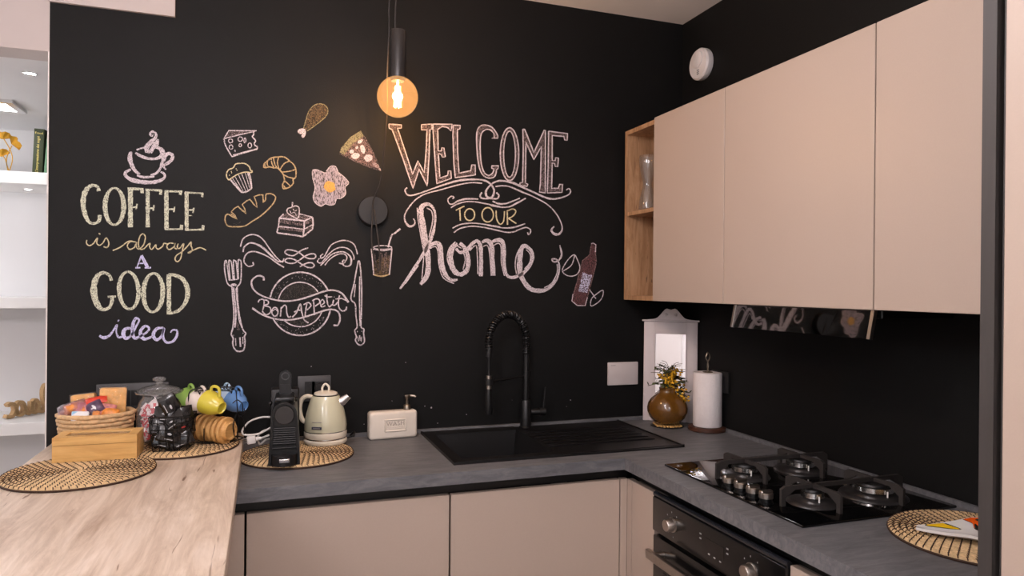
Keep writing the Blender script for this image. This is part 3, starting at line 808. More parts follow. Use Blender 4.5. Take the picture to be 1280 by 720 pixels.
# word sign seen from behind
s0p = onZ(5, 524.5, .832); s1p = onZ(61.5, 514.5, .832)
ang = math.atan2(s1p.y-s0p.y, s1p.x-s0p.x); SL = (s1p-s0p).length
t = thing('word_sign', 'cut-out wooden script word sign seen from behind on the lowest shelf', 'sign', s0p, ang)
def sign_stroke(pts, wdt, name='letter'):
    P = smoothpts(pts, 6); mb = MB()
    L, Rr = [], []
    for i, p in enumerate(P):
        a = P[max(0, i-1)]; b = P[min(len(P)-1, i+1)]
        d = Vector((b[0]-a[0], b[1]-a[1])).normalized(); n = Vector((-d.y, d.x))*wdt/2
        L.append((p[0]+n.x, p[1]+n.y)); Rr.append((p[0]-n.x, p[1]-n.y))
    vs = []; n = len(P)
    for (l, r_) in zip(L, Rr):
        for y in (-.012, .012): vs += [(l[0], y, l[1]), (r_[0], y, r_[1])]
    fs = []
    for i in range(n-1):
        o = i*4; q = o+4
        fs += [(o, q, q+1, o+1), (o+2, o+3, q+3, q+2), (o, o+2, q+2, q), (o+1, q+1, q+3, o+3)]
    fs += [(0, 1, 3, 2), (n*4-4, n*4-2, n*4-1, n*4-3)]
    mb.add(vs, fs).build(name, 'sign_wood', t, smooth=50)
u = SL/8.0; wv = .016
sign_stroke([(.15*u, .25*u+.008), (.6*u, .01+.0), (1.3*u, .012), (1.75*u, .035), (1.5*u, .062), (.9*u, .07), (.35*u, .062)], wv)
sign_stroke([(1.75*u, .03), (2.3*u, .012), (3.0*u, .014), (3.35*u, .04), (2.9*u, .068), (2.2*u, .066), (1.9*u, .04), (2.2*u, .014)], wv)
sign_stroke([(3.2*u, .06), (3.5*u, .03), (4.0*u, .01), (4.5*u, .03), (4.6*u, .066)], wv)
sign_stroke([(4.6*u, .014), (5.4*u, .012), (5.9*u, .04), (5.4*u, .068), (4.9*u, .06), (4.7*u, .035), (5.0*u, .012)], wv)
sign_stroke([(5.8*u, .014), (6.6*u, .010), (7.2*u, .03), (7.7*u, .1), (7.3*u, .135), (6.8*u, .11), (6.9*u, .06), (7.5*u, .012), (7.95*u, .014)], wv)
# ------------------------------------------------------------------ woven mats
def woven_mat(c, r, label, rot=0.0):
    t = thing('woven_mat', label, 'placemat', c, rot, 'round coiled seagrass mats')
    step = .0135; n = int(r/step)
    mb = MB(); st = MB()
    for i in range(n):
        rad = r-.006-i*step
        if rad < .006: break
        seg = max(10, int(rad*300))
        pts = [(math.cos(2*PI*k/seg)*rad, math.sin(2*PI*k/seg)*rad, .0062) for k in range(seg)]
        mb.tube(pts, .0064, 6, closed=True)
        m_ = max(6, int(2*PI*rad/.017))
        for k in range(m_):
            a = 2*PI*(k+.35*i)/m_
            a2 = a+.006/rad
            d = Vector((math.cos(a), math.sin(a), 0)); e = Vector((math.cos(a2), math.sin(a2), 0))
            arc = []
            for q in (-.95, -.5, 0, .5, .95):
                base = d.lerp(e, (q+1)/2).normalized()
                arc.append(base*(rad+q*.0068)+Vector((0, 0, .0062+math.sqrt(max(0, 1-q*q))*.0066)))
            st.tube(arc, .0013, 4)
    mb.build('coil', 'seagrass', t, smooth=70)
    st.build('stitching', 'stitch', t, kind='stuff')
    MB().tube([(math.cos(2*PI*k/72)*(r-.001), math.sin(2*PI*k/72)*(r-.001), .0035) for k in range(72)], .0032, 5, closed=True).build('edge_binding', 'stitch', t, smooth=70)
    return t
MT = .0125
woven_mat((-2.21, -.448, PZ), .186, 'round coiled seagrass mat under the bamboo box on the oak peninsula')
woven_mat((-1.982, -.186, PZ), .172, 'round coiled seagrass mat under the mugs and wire basket')
woven_mat((-1.627, -.243, WZ), .181, 'round coiled seagrass mat under the coffee machine and kettle')
woven_mat((-.195, -1.525, WZ), .186, 'round coiled seagrass mat under the painted dish beside the hob', .4)

# ------------------------------------------------------------------ bamboo tea box
MZ = PZ+MT
f0 = onZ(60, 583, MZ); f1 = onZ(171.5, 572, MZ)
f0.y = f1.y = -.352; rz = R(-1.5); L = (f1-f0).length; D = .105; H = .071
t = thing('tea_box', 'bamboo tea box with glazed lid on the seagrass mat', 'box', f0, rz)
MB().box((0, 0, 0), (L, .008, H*.66)).box((0, D-.008, 0), (L, D, H*.66)).box((0, .008, 0), (.008, D-.008, H*.66)).box((L-.008, .008, 0), (L, D-.008, H*.66)).box((.008, .008, 0), (L-.008, D-.008, .006)).build('box_body', 'bamboo', t)
z0, z1 = H*.66+.0012, H
lid = MB()
lid.box((0, 0, z0), (L, .008, z1)).box((0, D-.008, z0), (L, D, z1)).box((0, .008, z0), (.008, D-.008, z1)).box((L-.008, .008, z0), (L, D-.008, z1))
lid.box((.008, .008, z1-.006), (L-.008, .024, z1)).box((.008, D-.024, z1-.006), (L-.008, D-.008, z1)).box((.008, .024, z1-.006), (.026, D-.024, z1)).box((L-.026, .024, z1-.006), (L-.008, D-.024, z1))
lo = lid.build('lid', 'bamboo', t)
MB().box((.026, .024, z1-.005), (L-.026, D-.024, z1-.003)).build('lid_glass', 'clear_glass', lo)
for k in range(3): MB().box((.008+(L-.016)*(k+1)/4-.002, .008, .006), (.008+(L-.016)*(k+1)/4+.002, D-.008, H*.6)).build('divider', 'bamboo', t)
wm = t.matrix_basis
for k in range(4):
    for j in range(2):
        x0 = .011+(L-.016)*k/4
        o = tag(MB().rbox((x0+.003, .014+j*.04, .008), (x0+.044, .048+j*.04, .044), .004, 1).build('tea_bag', ['pack_white', 'card_cream', 'pack_orange', 'toast'][(k+j) % 4]),
                'small wrapped tea bag seen through the glass lid of the bamboo box', 'tea bag', 'tea bags in the bamboo box')
        o.location = f0; o.rotation_euler = (0, 0, rz)

# ------------------------------------------------------------------ wicker basket with snacks
BC = Vector((-2.236, -.128, PZ)); BA, BB, BH = .104, .088, .118
t = thing('wicker_basket', 'round pale wicker basket full of wrapped snacks behind the bamboo box', 'basket', BC)
for i in range(9):
    z = .008+i*.0132; fct = .86+.14*i/8
    pts = []
    for k in range(64):
        a = 2*PI*k/64; w_ = 1+.022*math.sin(a*14+i*PI)
        pts.append((math.cos(a)*BA*fct*w_, math.sin(a)*BB*fct*w_, z))
    MB().tube(pts, .0078, 6, closed=True).build('coil' if i < 8 else 'rim', 'wicker', t, smooth=70)
MB().lathe([(.0001, 0), (.88, 0), (.88, .01), (.0001, .01)], 32, Matrix.Diagonal((BA, BB, 1, 1))).build('bottom', 'wicker', t)
def pillow(mb, size, M, ends=True, n=8):
    """a filled flow-pack bag: swollen middle, flat crimped ends along x"""
    sx, sy, sz = size; vs = []; fs = []; ring = 10; rnd = random.Random(int(size[0]*1e4+M[0][3]*1e5))
    for i in range(n+1):
        u = -1+2*i/n; k = (1-abs(u)**3)**.5 if ends else 1
        wy = sy*(.78+.22*k)*(1.15 if abs(u) > .98 else 1); hz_ = max(.03, k)*sz
        for j in range(ring):
            a = 2*PI*j/ring; jit = 1+rnd.uniform(-.08, .08)
            vs.append((u*sx/2, math.cos(a)*wy/2*jit, math.sin(a)*hz_/2*jit))
    for i in range(n):
        for j in range(ring):
            j2 = (j+1) % ring; fs.append((i*ring+j, i*ring+j2, (i+1)*ring+j2, (i+1)*ring+j))
    fs += [tuple(reversed(range(ring))), tuple(n*ring+j for j in range(ring))]
    return mb.add(vs, fs, M)
def at(c, ex=0, ey=0, ez=0):
    return Matrix.Translation(c) @ Matrix.Rotation(R(ez), 4, 'Z') @ Matrix.Rotation(R(ey), 4, 'Y') @ Matrix.Rotation(R(ex), 4, 'X')
SNACKS = 'snacks in the wicker basket'
def slab_pack(c, size, rot, label, inner, film='film', cat='snack'):
    t = thing('snack_pack', label, cat, c, 0, SNACKS)
    M = at((0, 0, 0), *rot)
    sx, sy, sz = size
    MB().rbox((-sx/2, -sy/2, -sz/2), (sx/2, sy/2, sz/2), .006, 2, M).build('contents', inner, t, smooth=40)
    MB().rbox((-sx/2-.002, -sy/2-.002, -sz/2-.002), (sx/2+.002, sy/2+.002, sz/2+.004), .004, 2, M).build('wrapper', film, t, smooth=40)
slab_pack(onY(141, 505, -.105), (.076, .034, .105), (-4, 2, 8), 'tall clear pack of golden toast slices at the right of the basket', 'toast')
slab_pack(onY(106, 511, -.085), (.07, .03, .095), (-4, -6, -6), 'clear pack of toast slices at the left back of the basket', 'toast')
def wrapped(c, size, rot, label, m1, m2=None, ends=None):
    t = thing('wrapped_snack', label, 'snack', c, 0, SNACKS)
    pillow(MB(), size, at((0, 0, 0), *rot)).build('wrapper', m1, t, smooth=60)
    if m2:
        pillow(MB(), (size[0]*.55, size[1]*.8, size[2]*1.06), at((0, 0, 0), *rot)).build('print', m2, t, smooth=60)
wrapped(onY(120, 500.5, -.15), (.062, .03, .016), (35, -8, 6), 'bright red flat snack bar across the toast packs', 'pack_red', 'pack_red')
wrapped(onY(90, 511, -.165), (.078, .045, .034), (60, -18, 4), 'twisted purple-tinted clear wrapper over the left rim', 'purple_film', 'pack_orange')
wrapped(onY(103, 513, -.165), (.05, .05, .03), (60, 12, 10), 'pink and orange wrapped biscuit beside the toast', 'pack_pink', 'pack_orange')
wrapped(onY(118, 510, -.17), (.05, .045, .024), (60, -30, 5), 'dark purple wrapped sweet in the middle of the basket', 'pack_purple', 'pack_white')
wrapped(onY(132, 512, -.165), (.058, .04, .024), (60, 10, 5), 'pink clear-wrapped biscuit in front of the tall toast', 'pack_pink', 'purple_film')
wrapped(onY(120, 519, -.185), (.04, .036, .022), (60, 0, 5), 'small orange wrapped biscuit at the front of the basket', 'film', 'pack_orange')
wrapped(onY(138, 516.5, -.175), (.05, .034, .022), (60, 10, 8), 'orange wrapped biscuit by the right front rim of the basket', 'pack_orange', 'film')
c = onY(100, 521, -.2)
t = thing('portion_pack', 'small white and sky-blue portion pack at the front of the basket', 'snack', c, 0, SNACKS)
M = at((0, 0, 0), 62, 4, 8)
MB().rbox((-.023, -.014, -.006), (.023, .016, .006), .002, 1, M).build('pack', 'pack_white', t)
MB().add([(-.022, .002, .0063), (-.006, .0155, .0063), (-.022, .0155, .0063)], [(0, 1, 2)], M).build('blue_corner', 'pack_sky', t)
MB().ell((.002, -.006, .006), (.013, .005, .0008), 12, 6, M).build('logo', 'pack_red', t)

# ------------------------------------------------------------------ glass jar of red sachets
JC = Vector((-2.058, -.118, MZ)); JR = .066
t = thing('glass_jar', 'lidded clear glass jar filled with red and white sugar sticks', 'jar', JC)
MB().lathe([(.0001, .001), (JR*.9, .001), (JR, .012), (JR*1.02, .05), (JR, .11), (JR*.93, .13), (JR*.78, .143), (JR*.76, .15)], 36).build('jar_body', 'jar_glass', t, smooth=60)
MB().lathe([(JR*.74, .151), (JR*1.08, .158), (JR*1.11, .163), (JR*.8, .175), (JR*.35, .183), (.011, .186), (.011, .193), (.02, .198), (.021, .205), (.014, .21), (.0001, .211)], 36).build('lid', 'jar_glass', t, smooth=50)
rj = random.Random(3)
for k in range(96):
    lvl = k/96; a = rj.uniform(0, 2*PI); rad = rj.uniform(.1, .6)*JR
    c = JC+Vector((math.cos(a)*rad, math.sin(a)*rad, .02+.1*lvl))
    if k % 3: a = -PI/2+rj.uniform(-1.9, 1.2); c = JC+Vector((math.cos(a)*JR*.6, math.sin(a)*JR*.6, .022+.1*lvl))
    o = MB().m('stick_red' if k % 3 else 'stick_white').rbox((-.025, -.0085, -.002), (.025, .0085, .002), .0015, 1).m('stick_white').box((-.0255, -.0087, -.0022), (-.017, .0087, .0022)).box((.008, -.0087, -.0022), (.016, .0087, .0022)).build('sugar_stick')
    o.location = c; o.rotation_euler = (rj.uniform(.3, 1.6), rj.uniform(-.7, .7), (a+PI/2 if k % 3 else 0)+rj.uniform(-.3, .3))
    tag(o, 'red and white sugar stick inside the glass jar', 'sugar stick', 'sugar sticks in the glass jar')

# ------------------------------------------------------------------ wire basket with black sachets
WC = Vector((-2.0, -.262, MZ+.002))
WRZ = math.atan2(.010, .118)-R(12)
t = thing('wire_basket', 'black wire basket holding black coffee sachets on the seagrass mat', 'basket', WC, WRZ)
hw, hd_, hh = .058, .047, .105
def wire(pts, name='wire', r=.0013, closed=False, par=None, m='wire_black'):
    return MB().tube(pts, r, 5, closed).build(name, m, par or t, smooth=60)
taper = .82
def ring_at(z):
    k = taper+(1-taper)*z/hh
    return [(-hw*k, -hd_*k, z), (hw*k, -hd_*k, z), (hw*k, hd_*k, z), (-hw*k, hd_*k, z)]
for z in (.001, .022, .044, .066, .087): wire(ring_at(z), 'hoop', .0012, True)
wire(ring_at(hh), 'rim', .0022, True)
for s in range(4):
    a0, a1 = ring_at(.001), ring_at(hh)
    for k in range(5):
        f = k/5
        p = Vector(a0[s]).lerp(Vector(a0[(s+1) % 4]), f); q = Vector(a1[s]).lerp(Vector(a1[(s+1) % 4]), f)
        wire([p, q], 'upright')
for k in range(1, 6):
    x = -hw*taper+2*hw*taper*k/6
    wire([(x, -hd_*taper, .001), (x, hd_*taper, .001)], 'floor_wire')
WM = Matrix.Translation(WC) @ Matrix.Rotation(WRZ, 4, 'Z')
t = thing('card_box', 'cream card box standing at the back of the wire basket', 'box', WM @ Vector((.02, .03, .004)), WRZ)
MB().rbox((-.028, -.012, 0), (.028, .012, .108), .001, 1).build('carton', 'card_cream', t)
MB().box((-.008, -.0126, .075), (.016, -.012, .082)).build('print', 'print_and_relief_shade', t)
rs = random.Random(11)
spots_ = [(-.020, -.018, .030, 10, 20), (.022, -.016, .030, -15, -20), (0, -.026, .05, 5, 30), (-.026, -.012, .072, 20, -30), (.028, -.012, .068, -20, 25), (.004, -.024, .088, -20, -40),
          (-.016, -.006, .108, 25, -60), (.02, -.008, .104, -30, 60), (-.004, -.012, .132, 40, 60)]
for k, (x, y, z, tilt, ez) in enumerate(spots_):
    p = WM @ Vector((x, y, z))
    t = thing('coffee_sachet', 'crumpled glossy black coffee sachet piled in the wire basket', 'sachet', p, 0, 'black sachets in the wire basket')
    M = at((0, 0, 0), 78+rs.uniform(-12, 12), tilt+ez*.4, rs.uniform(-25, 25))
    pillow(MB(), (.078, .055, .02), M).build('wrapper', 'sachet_black', t, smooth=20)
    MB().ell((rs.uniform(-.006, .006), rs.uniform(-.004, .004), .0075), (.010, .0045, .0025), 10, 6, M).build('emblem', 'sachet_print' if k % 3 == 1 else 'sachet_white', t)
    MB().box((-.016, -.0185, .0045), (.010, -.0165, .0085), M).build('print', 'sachet_white', t)

# ------------------------------------------------------------------ mug rack with mugs and bamboo bowls
RC = Vector((-1.885, -.17, MZ))
t = thing('mug_rack', 'black wire mug rack with curly script lettering along its top', 'rack', RC)
wire([(math.cos(2*PI*k/40)*.085, math.sin(2*PI*k/40)*.05, .003) for k in range(40)], 'base_ring', .0022, True)
wire(smoothpts([(-.075, 0, .003), (-.078, .01, .1), (-.075, .012, .165), (0, .014, .172), (.06, .012, .165), (.068, .01, .1), (.07, 0, .003)], 8), 'main_frame', .0024)
wire(smoothpts([(.062, -.012, .165), (.066, -.05, .16), (.07, -.06, .11), (.076, -.055, .085), (.09, -.03, .09), (.09, -.01, .105)], 6), 'hook_loop', .0018)
wire(smoothpts([(.055, -.03, .125), (.07, -.065, .14), (.085, -.06, .125), (.086, -.05, .10)], 6), 'hook_loop', .0018)
for x in (-.06, -.035, .0, .035): wire(smoothpts([(x, .012, .168), (x+.01, -.02, .166), (x+.016, -.04, .16), (x+.018, -.045, .168)], 5), 'hook', .0018)
# lettering: curly wire word along the top
def lt(px, py): 
    q = onY(px, py, RC.y+.012)-RC; return (q.x, q.y, q.z)
zl = [(215+x/8, 470+y/8) for x, y in ((300, 55), (278, 80), (285, 120), (318, 118), (335, 90), (330, 125), (352, 122), (368, 70), (388, 55), (378, 100), (372, 140), (395, 125), (412, 80), (428, 68), (415, 120), (405, 145), (430, 140), (442, 115), (425, 110), (440, 140))]
zl2 = [(215+x/8, 470+y/8) for x, y in ((512, 70), (485, 95), (490, 130), (520, 128), (532, 105), (515, 110), (525, 132), (545, 120), (560, 75), (550, 130), (575, 130), (592, 105), (578, 108), (590, 135), (610, 130))]
wire(smoothpts([lt(*q) for q in zl], 5), 'lettering', .0016); wire(smoothpts([lt(*q) for q in zl2], 5), 'lettering', .0016)
wire([lt(243, 489), lt(262, 488), lt(280, 488.5), lt(296, 489)], 'letter_rail', .002)
# lower cradle for the bowls
for x in (-.07, -.03, .02, .06):
    wire(smoothpts([(x, -.046, .05), (x, -.044, .02), (x, -.02, .006), (x, .02, .006), (x, .04, .02)], 6), 'cradle', .0018)
wire(smoothpts([(.062, -.055, .02), (.058, -.06, .06), (.07, -.045, .09), (.088, -.01, .06), (.09, .0, .01)], 6), 'cradle_end', .002)
wire(smoothpts([(-.074, -.045, .02), (-.078, -.05, .06), (-.07, -.03, .085), (-.07, .01, .06), (-.07, .02, .01)], 6), 'cradle_end', .002)

def mug(c, mat_, label, d=(.72, -.62, -.3), s=1.0, roll=0):
    """espresso mug hanging by its handle; d points from the mouth to the foot"""
    t = thing('mug', label, 'mug', c, 0, 'mugs on the wire rack')
    zq = -Vector(d).normalized()                        # mug axis foot -> mouth
    up = Vector((0, 0, 1)); xh = (up - zq*up.dot(zq)).normalized()   # handle side up
    yq = zq.cross(xh)
    M = Matrix(((xh.x, yq.x, zq.x, 0), (xh.y, yq.y, zq.y, 0), (xh.z, yq.z, zq.z, 0), (0, 0, 0, 1))) @ Matrix.Rotation(roll, 4, 'Z') @ Matrix.Scale(s, 4) @ Matrix.Translation((0, 0, -.032))
    t.rotation_mode = 'QUATERNION'; t.rotation_quaternion = M.to_3x3().normalized().to_quaternion()
    S = Matrix.Scale(s, 4) @ Matrix.Translation((0, 0, -.032))
    MB().lathe([(.0001, .004), (.016, .004), (.018, 0), (.020, .001), (.021, .006), (.029, .018), (.036, .034), (.039, .052), (.039, .066), (.0365, .066), (.036, .05), (.03, .028), (.018, .012), (.0001, .01)], 28, S).build('cup', mat_, t, smooth=50)
    MB().tube(smoothpts([(.034, 0, .056), (.05, 0, .058), (.058, 0, .045), (.053, 0, .028), (.03, 0, .020)], 6), .0048, 8, M=S).build('handle', mat_, t, smooth=60)
mug(onY(238, 502.5, -.075), 'mug_green', 'lime green espresso mug, leftmost on the wire rack', (.45, -.75, -.3))
mug(onY(252, 505, -.152), 'mug_cream', 'cream white espresso mug between the green and yellow ones', (.5, -.75, -.3), .97)
mug(onY(268, 506, -.235), 'mug_yellow', 'bright yellow espresso mug, foremost on the rack', (.75, -.6, -.28), 1.0)
mug(onY(283, 499, -.085), 'mug_sky', 'pale sky-blue espresso mug half hidden behind the yellow one', (.5, -.7, -.3), .9)
mug(onY(298, 504, -.17), 'mug_blue', 'mid blue espresso mug, rightmost on the rack', (.6, -.75, -.25), .92)
ax = Vector((.78, -.6, -.04)).normalized()
q = ax.to_track_quat('Z', 'Y')
for k in range(6):
    p = onY(254, 534, -.16).lerp(onY(285, 538.5, -.225), k/5)
    t = thing('bamboo_bowl', ['round bamboo bowl, innermost of the nested stack', 'round bamboo bowl, second from the left in the nested stack', 'round bamboo bowl, third from the left in the nested stack', 'round bamboo bowl, third from the right in the nested stack', 'round bamboo bowl, second from the right in the nested stack', 'round bamboo bowl, outermost of the nested stack facing the room'][k], 'bowl', p, 0, 'bamboo bowls under the mugs')
    t.rotation_mode = 'QUATERNION'; t.rotation_quaternion = q
    f = .94+.04*math.sin(k*1.7)
    MB().lathe([(.0001, .010), (.022, .010), (.0235, .013), (.027, .013), (.0285, .004), (.030, -.001), (.041, -.002), (.0425, -.004), (.0425, -.011), (.0395, -.012), (.034, -.003), (.028, .003), (.0001, .003)], 32, Matrix.Scale(f*1.06, 4)).build('bowl', 'bamboo_cup', t, smooth=45)

# ------------------------------------------------------------------ white cable with plug
t = thing('power_cable', 'white power cable with a loose plug behind the coffee machine', 'cable', (-1.76, -.12, WZ))
def cp(px, py, y): return onY(px, py, y)-Vector((-1.76, -.12, WZ))
loop = [cp(342, 522, -.13), cp(328, 521.5, -.14), cp(312, 527, -.15), cp(303, 538, -.16), cp(306, 543.5, -.17), cp(322, 542.5, -.17), cp(334, 537, -.16), cp(343, 531, -.14)]
loop2 = [cp(315, 549, -.15), cp(322, 549, -.15), cp(326, 541, -.15), cp(336, 534, -.14), cp(345, 532, -.12)]
loop3 = [cp(343, 548, -.12), cp(333, 549.5, -.14), cp(325, 555, -.15), cp(322, 547, -.15), cp(327, 540, -.15), cp(338, 536, -.14)]
MB().tube(smoothpts(loop, 8), .0034, 8).build('cord', 'cable_white', t, smooth=60)
MB().tube(smoothpts(loop3, 8), .0034, 8).build('cord', 'cable_white', t, smooth=60)
pp = cp(315, 549.5, -.17)
Mp = Matrix.Translation(pp) @ Matrix.Rotation(R(-6), 4, 'Y')
pb = MB().rbox((-.016, -.011, -.013), (.012, .011, .013), .004, 2, Mp).tube([(.012, 0, 0), (.03, 0, 0)], [.008, .005], 10, M=Mp).build('plug', 'cable_white', t, smooth=40)
for dz in (-.007, 0, .007): MB().tube([(-.016, 0, dz), (-.03, 0, dz)], .002, 6, M=Mp).build('pin', 'brushed_steel', pb)
MB().tube([(.03, 0, 0), (.055, .01, .004)], .0034, 8, M=Mp).build('plug_lead', 'cable_white', t, smooth=60)

# ------------------------------------------------------------------ coffee machine
KZ = WZ+MT
CC = Vector((-1.669, -.3, KZ))
ky = .11                                    # local front y = -ky
t = thing('coffee_machine', 'slim black capsule coffee machine standing on the seagrass mat', 'coffee machine', CC, R(-2.5))
def yz(px, py): # local x, z on the front plane
    q = onY(px, py, CC.y-ky)-CC; return q.x, q.z
wB, wT, zT = .047, .038, .193
out = [(-wB, 0), (wB, 0), (wB*.97, .03), (wT*1.04, zT-.05)]
for k in range(0, 13):
    a = PI*k/12; out.append((math.cos(a)*wT, zT-.041+math.sin(a)*.041))
out += [(-wT*1.04, zT-.05), (-wB*.97, .03)]
MB().prism(out, -ky+.012, .13).build('body', 'black_plastic', t, smooth=30)
inner = [(x*.86, z*.97+.002) for x, z in out]
# glossy surround
rim_o = out; vs = [(x, -ky, z) for x, z in rim_o]+[(x*.84, -ky, .004+z*.955) for x, z in rim_o]+[(x, -ky+.012, z) for x, z in rim_o]+[(x*.84, -ky+.012, .004+z*.955) for x, z in rim_o]
n = len(rim_o); fs = []
for i in range(n):
    j = (i+1) % n
    fs += [(i, j, n+j, n+i), (i, 2*n+i, 2*n+j, j), (n+i, n+j, 3*n+j, 3*n+i)]
MB().add(vs, fs).build('front_surround', 'black_plastic', t, smooth=30)
MB().lathe([(.0001, 0), (.029, 0), (.029, .006), (.027, .008), (.0001, .008)], 32, Matrix.Translation((0, -ky+.01, .153)) @ Matrix.Rotation(R(90), 4, 'X')).build('capsule_cap', 'cord_dark', t, smooth=35)
for k in range(11):
    z = .112-.0067*k; ww = .031+.0004*k
    MB().tube([(-ww, -ky+.009, z), (ww, -ky+.009, z)], .0024, 6).build('grille_slat', 'black_satin', t, smooth=60)
dt = MB(); ds = []
for k in range(17):
    a = PI+PI*k/16; ds.append((math.cos(a)*.0385, -ky+.01+math.sin(a)*.04))
vs = [(x, y, .002) for x, y in ds]+[(x, y, .034) for x, y in ds]; m_ = len(ds)
dt.add(vs, [tuple(range(m_)), tuple(reversed(range(m_, 2*m_)))]+[(i, (i+1) % m_, m_+(i+1) % m_, m_+i) for i in range(m_)])
dto = dt.build('drip_tray', 'black_satin', t, smooth=35)
MB().lathe([(.0001, 0), (.007, 0), (.007, .001), (.0001, .001)], 14, Matrix.Translation((0, -ky-.008, .034))).build('drain_hole', 'line_black', dto)
MB().rbox((-.014, -ky-.0318, .014), (.016, -ky-.0285, .026), .0055, 3).build('badge', 'chrome', dto, smooth=40)
text('badge_text', "De'Longhi", .0068, Matrix.Translation((.001, -ky-.0322, .02)) @ TXT_FRONT, 'badge_blue', dto, .0003)
lv = []
for k in range(13):
    a = PI*k/12; lv.append((math.cos(a)*.0185, .262+math.sin(a)*.0185))
lv = [(.0185, .18)]+lv+[(-.0185, .18)]
lo = MB().prism(lv, -.012, .004).build('lever', 'black_plastic', t, smooth=30)
MB().lathe([(.0095, 0), (.0125, 0), (.0125, .004), (.0095, .004)], 24, Matrix.Translation((0, -.012, .262)) @ Matrix.Rotation(R(90), 4, 'X'), close=True).build('lever_ring', 'socket_grey', lo, smooth=40)
MB().box((-.016, -.0135, .20), (.016, -.012, .236)).build('lever_inset', 'black_satin', lo)
MB().rbox((-.03, -ky+.03, zT-.006), (.03, .03, zT+.012), .006, 2).build('top_cover', 'black_plastic', t, smooth=35)
MB().rbox((-.05, .135, .004), (.044, .2, .2), .008, 2).build('water_tank', 'black_satin', t, smooth=35)
for x, z in ((.033, .185), (-.045, .176)): MB().ell((x, .0, z), (.006, .012, .008), 10, 6).build('hinge', 'black_plastic', t, smooth=60)

# ------------------------------------------------------------------ kettle
KC = Vector((-1.527, -.114, KZ))
t = thing('kettle', 'cream retro electric kettle with chrome spout on the seagrass mat', 'kettle', KC, R(-14)); t.scale = (1.0, 1.0, .92)
MB().lathe([(.0001, 0), (.072, 0), (.0745, .004), (.0745, .012), (.068, .017), (.0001, .017)], 36).build('power_base', 'kettle_cream', t, smooth=40)
MB().lathe([(.0001, .016), (.068, .016), (.069, .019), (.068, .022), (.0001, .022)], 36).build('base_ring', 'chrome', t, smooth=40)
MB().lathe([(.0001, .022), (.071, .022), (.0735, .028), (.0735, .042), (.072, .046), (.0001, .046)], 36).build('lower_band', 'kettle_cream', t, smooth=40)
MB().lathe([(.0001, .046), (.0726, .046), (.0726, .049), (.0001, .049)], 36).build('trim_ring', 'chrome', t, smooth=40)
MB().lathe([(.0001, .049), (.0725, .049), (.0735, .065), (.071, .09), (.065, .12), (.057, .15), (.05, .172), (.046, .18), (.0001, .181)], 40).build('body', 'kettle_body', t, smooth=40)
MB().lathe([(.0001, .18), (.044, .18), (.044, .184), (.0001, .184)], 32).build('lid_rim', 'black_satin', t, smooth=40)
ld = MB().lathe([(.0001, .184), (.041, .184), (.04, .19), (.028, .195), (.0001, .197)], 32).build('lid', 'kettle_cream', t, smooth=40)
MB().tube(smoothpts([(-.012, 0, .194), (-.012, 0, .21), (-.002, 0, .223), (.010, 0, .212), (.010, 0, .195)], 6), .004, 8).build('lid_knob', 'kettle_cream', ld, smooth=60)
MB().tube(smoothpts([(-.044, 0, .172), (-.066, 0, .176), (-.084, 0, .162), (-.09, 0, .13), (-.086, 0, .1), (-.078, 0, .082), (-.068, 0, .076)], 6), .0082, 10).build('handle', 'kettle_cream', t, smooth=60)
MB().tube([(.038, 0, .152), (.058, 0, .158), (.080, 0, .178)], [.023, .019, .0125], 16).build('spout', 'chrome', t, smooth=50)
fd = Vector((-.25, -1, 0)).normalized(); 
Mb = Matrix.Rotation(math.atan2(fd.x, -fd.y)*-1, 4, 'Z')
Mb = Matrix.Rotation(R(-14), 4, 'Z')
bd = MB().rbox((-.019, -.0755, .062), (.017, -.070, .0725), .002, 2, Mb).build('badge', 'badge_blue', t, smooth=40)
MB().box((-.013, -.0758, .0655), (.012, -.0753, .069), Mb).build('badge_print', 'print_grey', bd)
MB().box((-.018, -.0726, .0875), (.016, -.0705, .0895), Mb).build('script_print', 'print_grey', t)
MB().tube(smoothpts([(.07, .03, .008), (.09, .03, .014), (.098, .015, .02), (.095, .035, .03), (.08, .05, .012)], 6), .004, 8).build('power_cord', 'black_satin', t, smooth=60)

# ------------------------------------------------------------------ soap dispenser
a = onZ(462, 551.5, WZ); b = onZ(522, 546.5, WZ)
rz = math.atan2(b.y-a.y, b.x-a.x); L = (b-a).length; H = .103
t = thing('soap_dispenser', 'cream ceramic soap dispenser shaped like a bar with embossed lettering', 'soap dispenser', a, rz)
D = .052
MB().rbox((0, 0, 0), (L, D, H), .012, 4).build('body', 'ceramic_cream', t, smooth=50)
fr = MB(); x0, x1, z0, z1 = L*.3, L*.76, H*.27, H*.73
fr.rbox((x0, -.0035, z1-.006), (x1, .002, z1), .0025, 2).rbox((x0, -.0035, z0), (x1, .002, z0+.006), .0025, 2).rbox((x0, -.0035, z0), (x0+.006, .002, z1), .0025, 2).rbox((x1-.006, -.0035, z0), (x1, .002, z1), .0025, 2)
fr.build('raised_frame', 'ceramic_cream', t, smooth=50)
text('lettering', 'WASH', .022, Matrix.Translation(((x0+x1)/2, -.0008, (z0+z1)/2+.006)) @ TXT_FRONT, 'print_and_relief_shade', t, .0012, spacing=1.15)  # embossed in the body's cream; the relief shading is put into a darker colour
MB().box((x0+.012, -.002, (z0+z1)/2-.007), (x1-.012, 0, (z0+z1)/2-.005)).box((x0+.018, -.002, (z0+z1)/2-.012), (x1-.018, 0, (z0+z1)/2-.0105)).build('relief_line', 'ceramic_cream', t)
px_ = L*.81
